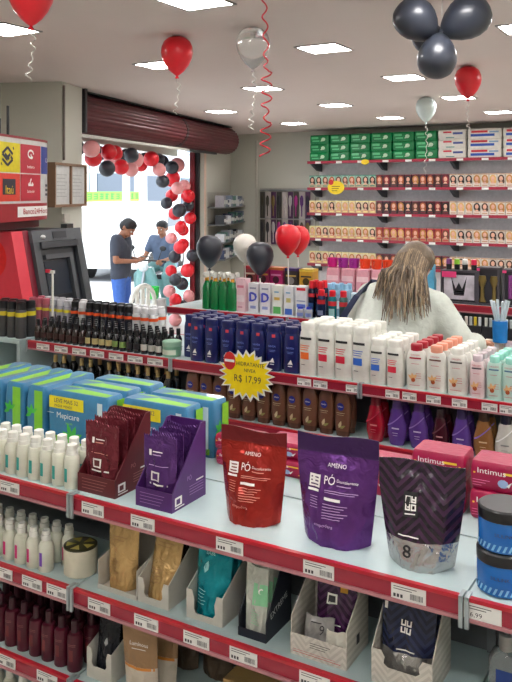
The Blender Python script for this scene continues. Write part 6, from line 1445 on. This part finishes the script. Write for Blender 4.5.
# ================================================================ the street
def sbox(s0, s1, o0, o1, z0, z1): return wbox(MB(), s0, s1, o0, o1, z0, z1)
struct('pavement', sbox(-14, 60, -3.2, -0.4, SZ - 0.2, SZ), M('pavement_grey', (196, 196, 192), 0.8, var=0.08, scale=1.5))
struct('road', sbox(-14, 60, -8.2, -3.2, SZ - 0.3, SZ - 0.12), M('asphalt', (150, 152, 156), 0.85, var=0.06, scale=3))
struct('pavement_opposite', sbox(-14, 60, -11, -8.2, SZ - 0.2, SZ), M('pavement_grey', (196, 196, 192), 0.8))
vg = sbox(6, 9.5, -8.6, -8.25, SZ - 0.12, SZ + 0.25); struct('kerb_planting', vg, M('kerb_green', (110, 140, 90), 0.9, var=0.3, scale=12))
# plastic chair
pc = at(127, 280, 8.9)
ch = thing('plastic_chair', 'white plastic armchair on the pavement beside the man with the phone', 'chair', (pc.x, pc.y, SZ), heads + 2.6)
MB().b2(-0.22, 0.22, -0.2, 0.22, 0.42, 0.45).build('seat', white, ch)
m = MB(); arch = [(0.22 * math.cos(PI * k / 12), 0.72 + 0.2 * math.sin(PI * k / 12)) for k in range(13)]
m.tube([(0.22, -0.2, 0.45)] + [(x, -0.22, z) for x, z in arch] + [(-0.22, -0.2, 0.45)], 0.026, 8); 
m.build('back_frame', white, ch)
for x in (-0.1, 0, 0.1): MB().b2(x - 0.03, x + 0.03, -0.225, -0.205, 0.45, 0.72 + 0.2 * math.sqrt(1 - (x / 0.22) ** 2) - 0.015).build('back_slat', white, ch)
for x in (-0.2, 0.2):
    for y in (-0.18, 0.2): MB().tube([(x, y, 0.43), (x * 1.15, y * 1.15, 0.0)], [0.028, 0.02], 8).build('leg', white, ch)
    MB().tube([(x * 1.12, 0.2, 0.43), (x * 1.15, 0.18, 0.65), (x * 1.1, -0.2, 0.67)], 0.022, 8).build('armrest', white, ch)
# green bucket on a low stand
gb = at(153, 285, 9.2); t = thing('green_bucket', 'bright green plastic bucket near the scooter outside', 'bucket', (gb.x, gb.y, SZ))
MB().sup([(0, 0.13, 0.13, 4), (0.72, 0.13, 0.13, 4)], 16).build('stand', M('stand_grey', (190, 190, 192), 0.6), t); MB().sup([(0.72, 0.055, 0.055), (0.86, 0.075, 0.075), (0.86, 0.068, 0.068), (0.74, 0.05, 0.05)], 16).build('bucket_body', M('bucket_green', (40, 200, 80), 0.4), t)
# vans and cars
def on_o(px, o):
    tt = (px - 256) / FPX; q = W(0, o, 0); dx, dy = tt * cs - sn, tt * sn + cs
    d_ = ((q[0] * NX + q[1] * NY)) / (dx * NX + dy * NY); p = (dx * d_, dy * d_)
    return (p[0] - P0[0]) * WX + (p[1] - P0[1]) * WY, d_
def vehicle(name, label, cat, s, o, rz, L, Wd, Hh, mat, van):
    t = thing(name, label, cat, W(s, o, SZ - 0.12), WRZ + rz)
    if van: pr = [(-L / 2, 0.3), (L / 2, 0.3), (L / 2, 0.95), (L / 2 - 0.35, 1.15), (L / 2 - 0.95, Hh - 0.06), (L / 2 - 1.2, Hh), (-L / 2 + 0.12, Hh), (-L / 2, Hh - 0.15)]
    else: pr = [(-L / 2, 0.3), (L / 2, 0.3), (L / 2, 0.7), (L / 2 - 0.9, 0.9), (L / 2 - 1.5, Hh), (-L / 2 + 1.0, Hh), (-L / 2 + 0.25, 0.95), (-L / 2, 0.85)]
    MB().prism(pr, lambda a, b, d_: (a, d_ - Wd / 2, b), Wd).build('car_body', mat, t, False)
    gl = M('car_glass', (60, 72, 84), 0.1)
    for y in (-Wd / 2 - 0.004, Wd / 2 + 0.004):
        for (a0, a1) in (((-L / 2 + 1.0 if not van else L / 2 - 2.1), L / 2 - 1.55 if not van else L / 2 - 1.15),):
            MB().prism([(a0, 0.95 if not van else 1.2), (a1 + 0.45, 0.95 if not van else 1.2), (a1, Hh - 0.1 if not van else Hh - 0.2), (a0 + 0.12, Hh - 0.1 if not van else Hh - 0.2)], lambda a, b, d_: (a, y + (d_ if y > 0 else -d_), b), 0.006).build('side_window', gl, t, False)
    for a in (-L / 2 + 0.8, L / 2 - 0.8):
        for y in (-Wd / 2 + 0.1, Wd / 2 - 0.1):
            m = MB(); m.loft([[(a + r * math.cos(2 * PI * k / 20), y + dy, 0.32 + r * math.sin(2 * PI * k / 20)) for k in range(20)] for r, dy in ((0.2, -0.12), (0.32, -0.1), (0.32, 0.1), (0.2, 0.12))]); w_ = m.build('wheel', rub, t)
            m = MB(); m.ell((a, y + (0.1 if y > 0 else -0.1), 0.32), (0.18, 0.03, 0.18), 12, 6); m.build('hub_cap', steel, w_)
    for y in (-Wd / 2 + 0.25, Wd / 2 - 0.25): MB().ell((L / 2 - 0.02, y, 0.72), (0.05, 0.14, 0.09), 10, 6).build('headlamp', M('lamp_glass', (220, 225, 228), 0.1), t)
    return t
carw = M('car_white', (236, 236, 236), 0.3, coat=0.4)
vehicle('van', 'white van parked by the kerb behind the scooter', 'van', on_o(139, -3.4)[0] + 2.1, -4.2, 0.0, 4.2, 1.7, 1.85, carw, True)
vehicle('car', 'pale silver car parked across the road', 'car', 11.5, -7.2, 0.0, 4.1, 1.7, 1.45, M('car_silver', (206, 210, 214), 0.3, 0.3, coat=0.4), False)
# buildings opposite
def building(label, s0, s1, hgt, wallc, shops):
    t = thing('shop_building', label, 'building', (0, 0, 0)); o = -11.0
    sbox(s0, s1, o - 4, o, SZ, hgt).build('wall', wallc, t, False)
    for i, (a, b, z0, z1, kind) in enumerate(shops):
        if kind == 'w':
            f = sbox(a, b, o, o + 0.06, z0, z1).build('window', M('win_frame', (210, 210, 206), 0.5), t, False); sbox(a + 0.08, b - 0.08, o + 0.06, o + 0.07, z0 + 0.08, z1 - 0.08).build('pane', M('far_glass', (96, 112, 128), 0.15), f, False)
        elif kind == 'd': f = sbox(a, b, o, o + 0.05, z0, z1).build('shop_opening', M('shop_dark', (84, 96, 112), 0.6), t, False)
        else: sbox(a, b, o, o + 0.9, z0, z1).build('awning', M('awning_grey', (190, 194, 200), 0.6), t, False)
    sbox(s0, s1, o, o + 0.2, hgt - 0.3, hgt).build('cornice', M('cornice_white', (226, 226, 222), 0.7), t, False)
    return t
pale = M('facade_white', (228, 228, 222), 0.8, var=0.04, scale=0.5); blue_ = M('facade_bluegrey', (176, 190, 204), 0.8, var=0.05, scale=0.5)
building('pale two storey shop building opposite the doorway', 12, 27, 6.5, pale, [(13, 16, -0.3, 2.3, 'd'), (17, 20.5, -0.3, 2.3, 'd'), (21.5, 26, -0.3, 2.3, 'd'), (14, 15.5, 3.6, 5.0, 'w'), (17.5, 19.5, 3.6, 5.0, 'w'), (22, 24, 3.6, 5.0, 'w'), (12.3, 26.7, 2.5, 2.62, 'a')])
building('blue grey shop building further along the street', 27.2, 48, 7.2, blue_, [(28, 33, -0.3, 2.6, 'd'), (35, 40, -0.3, 2.6, 'd'), (42, 46, -0.3, 2.6, 'd'), (29, 31, 4.2, 5.8, 'w'), (33, 35, 4.2, 5.8, 'w'), (38, 40, 4.2, 5.8, 'w'), (43, 45, 4.2, 5.8, 'w')])
building('pale low building at the near end of the street', -6, 11.8, 5.2, blue_, [(2, 5, -0.3, 2.3, 'd'), (7, 10, -0.3, 2.3, 'd'), (3, 4.5, 3.2, 4.4, 'w'), (8, 9.5, 3.2, 4.4, 'w')])
# lime banner with red characters, strung over the pavement
bs0 = 0
sa_, da_ = on_o(86, -9.0); sb_, db_ = on_o(143, -9.0); zt = CAMZ + (HY - 191.5) * da_ / FPX; zb = CAMZ - (209 - HY) * da_ * 1.12 / FPX
bn = thing('street_banner', 'lime green banner with rows of red and green characters across the road', 'banner', W(sa_, -9.0, 0), WRZ)
Lb = sb_ - sa_
MB().b2(0, Lb, -0.02, 0.02, zb, (zb + zt) / 2).build('lower_band', M('banner_lime', (206, 226, 60), 0.6), bn, False); MB().b2(0, Lb, -0.02, 0.02, (zb + zt) / 2, zt).build('upper_band', M('banner_green', (120, 206, 60), 0.6), bn, False)
p = MB(); rnd = random.Random(3); hgt = (zt - zb) / 2
for row, mi in ((0, 0), (1, 1)):
    n = 11
    for k in range(n):
        x = Lb * (k + 0.2) / n; w_ = Lb / n * 0.62; z0 = zb + row * hgt + hgt * 0.18; h2 = hgt * 0.64
        for q in range(3): rect(p, lambda a, b: (a, -0.024, b), x, x + w_ * rnd.uniform(0.7, 1), z0 + h2 * q / 2.6, z0 + h2 * q / 2.6 + h2 * 0.14, mi, 1)
        for q in range(2): xx = x + w_ * rnd.choice((0.1, 0.45, 0.8)); rect(p, lambda a, b: (a, -0.0245, b), xx, xx + w_ * 0.16, z0, z0 + h2, mi, 1)
p.build('lettering', [M('banner_red', (214, 60, 40), 0.6), M('banner_dark', (40, 120, 60), 0.6)], bn, False)
for x in (0.05, Lb - 0.05): MB().tube([(x, 0.05, SZ), (x, 0.05, zt + 0.2)], 0.04, 8).build('post', M('post_white', (222, 222, 220), 0.6), bn)
for px, o in ((126, -7.0), (143, -6.0)):
    s_, d_ = on_o(px, o); t = thing('lamp_post', 'pale street post standing across the road' if px < 130 else 'pale street post beside the white van', 'post', W(s_, o, SZ - 0.12))
    MB().tube([(0, 0, 0), (0, 0, 5.5)], [0.16, 0.11], 10).build('pole', M('post_white', (222, 222, 220), 0.6), t); MB().tube([(0, 0, 5.4), (0.6, 0.3, 5.8), (1.3, 0.6, 5.9)], 0.05, 8).build('lamp_arm', M('post_white', (222, 222, 220), 0.6), t)
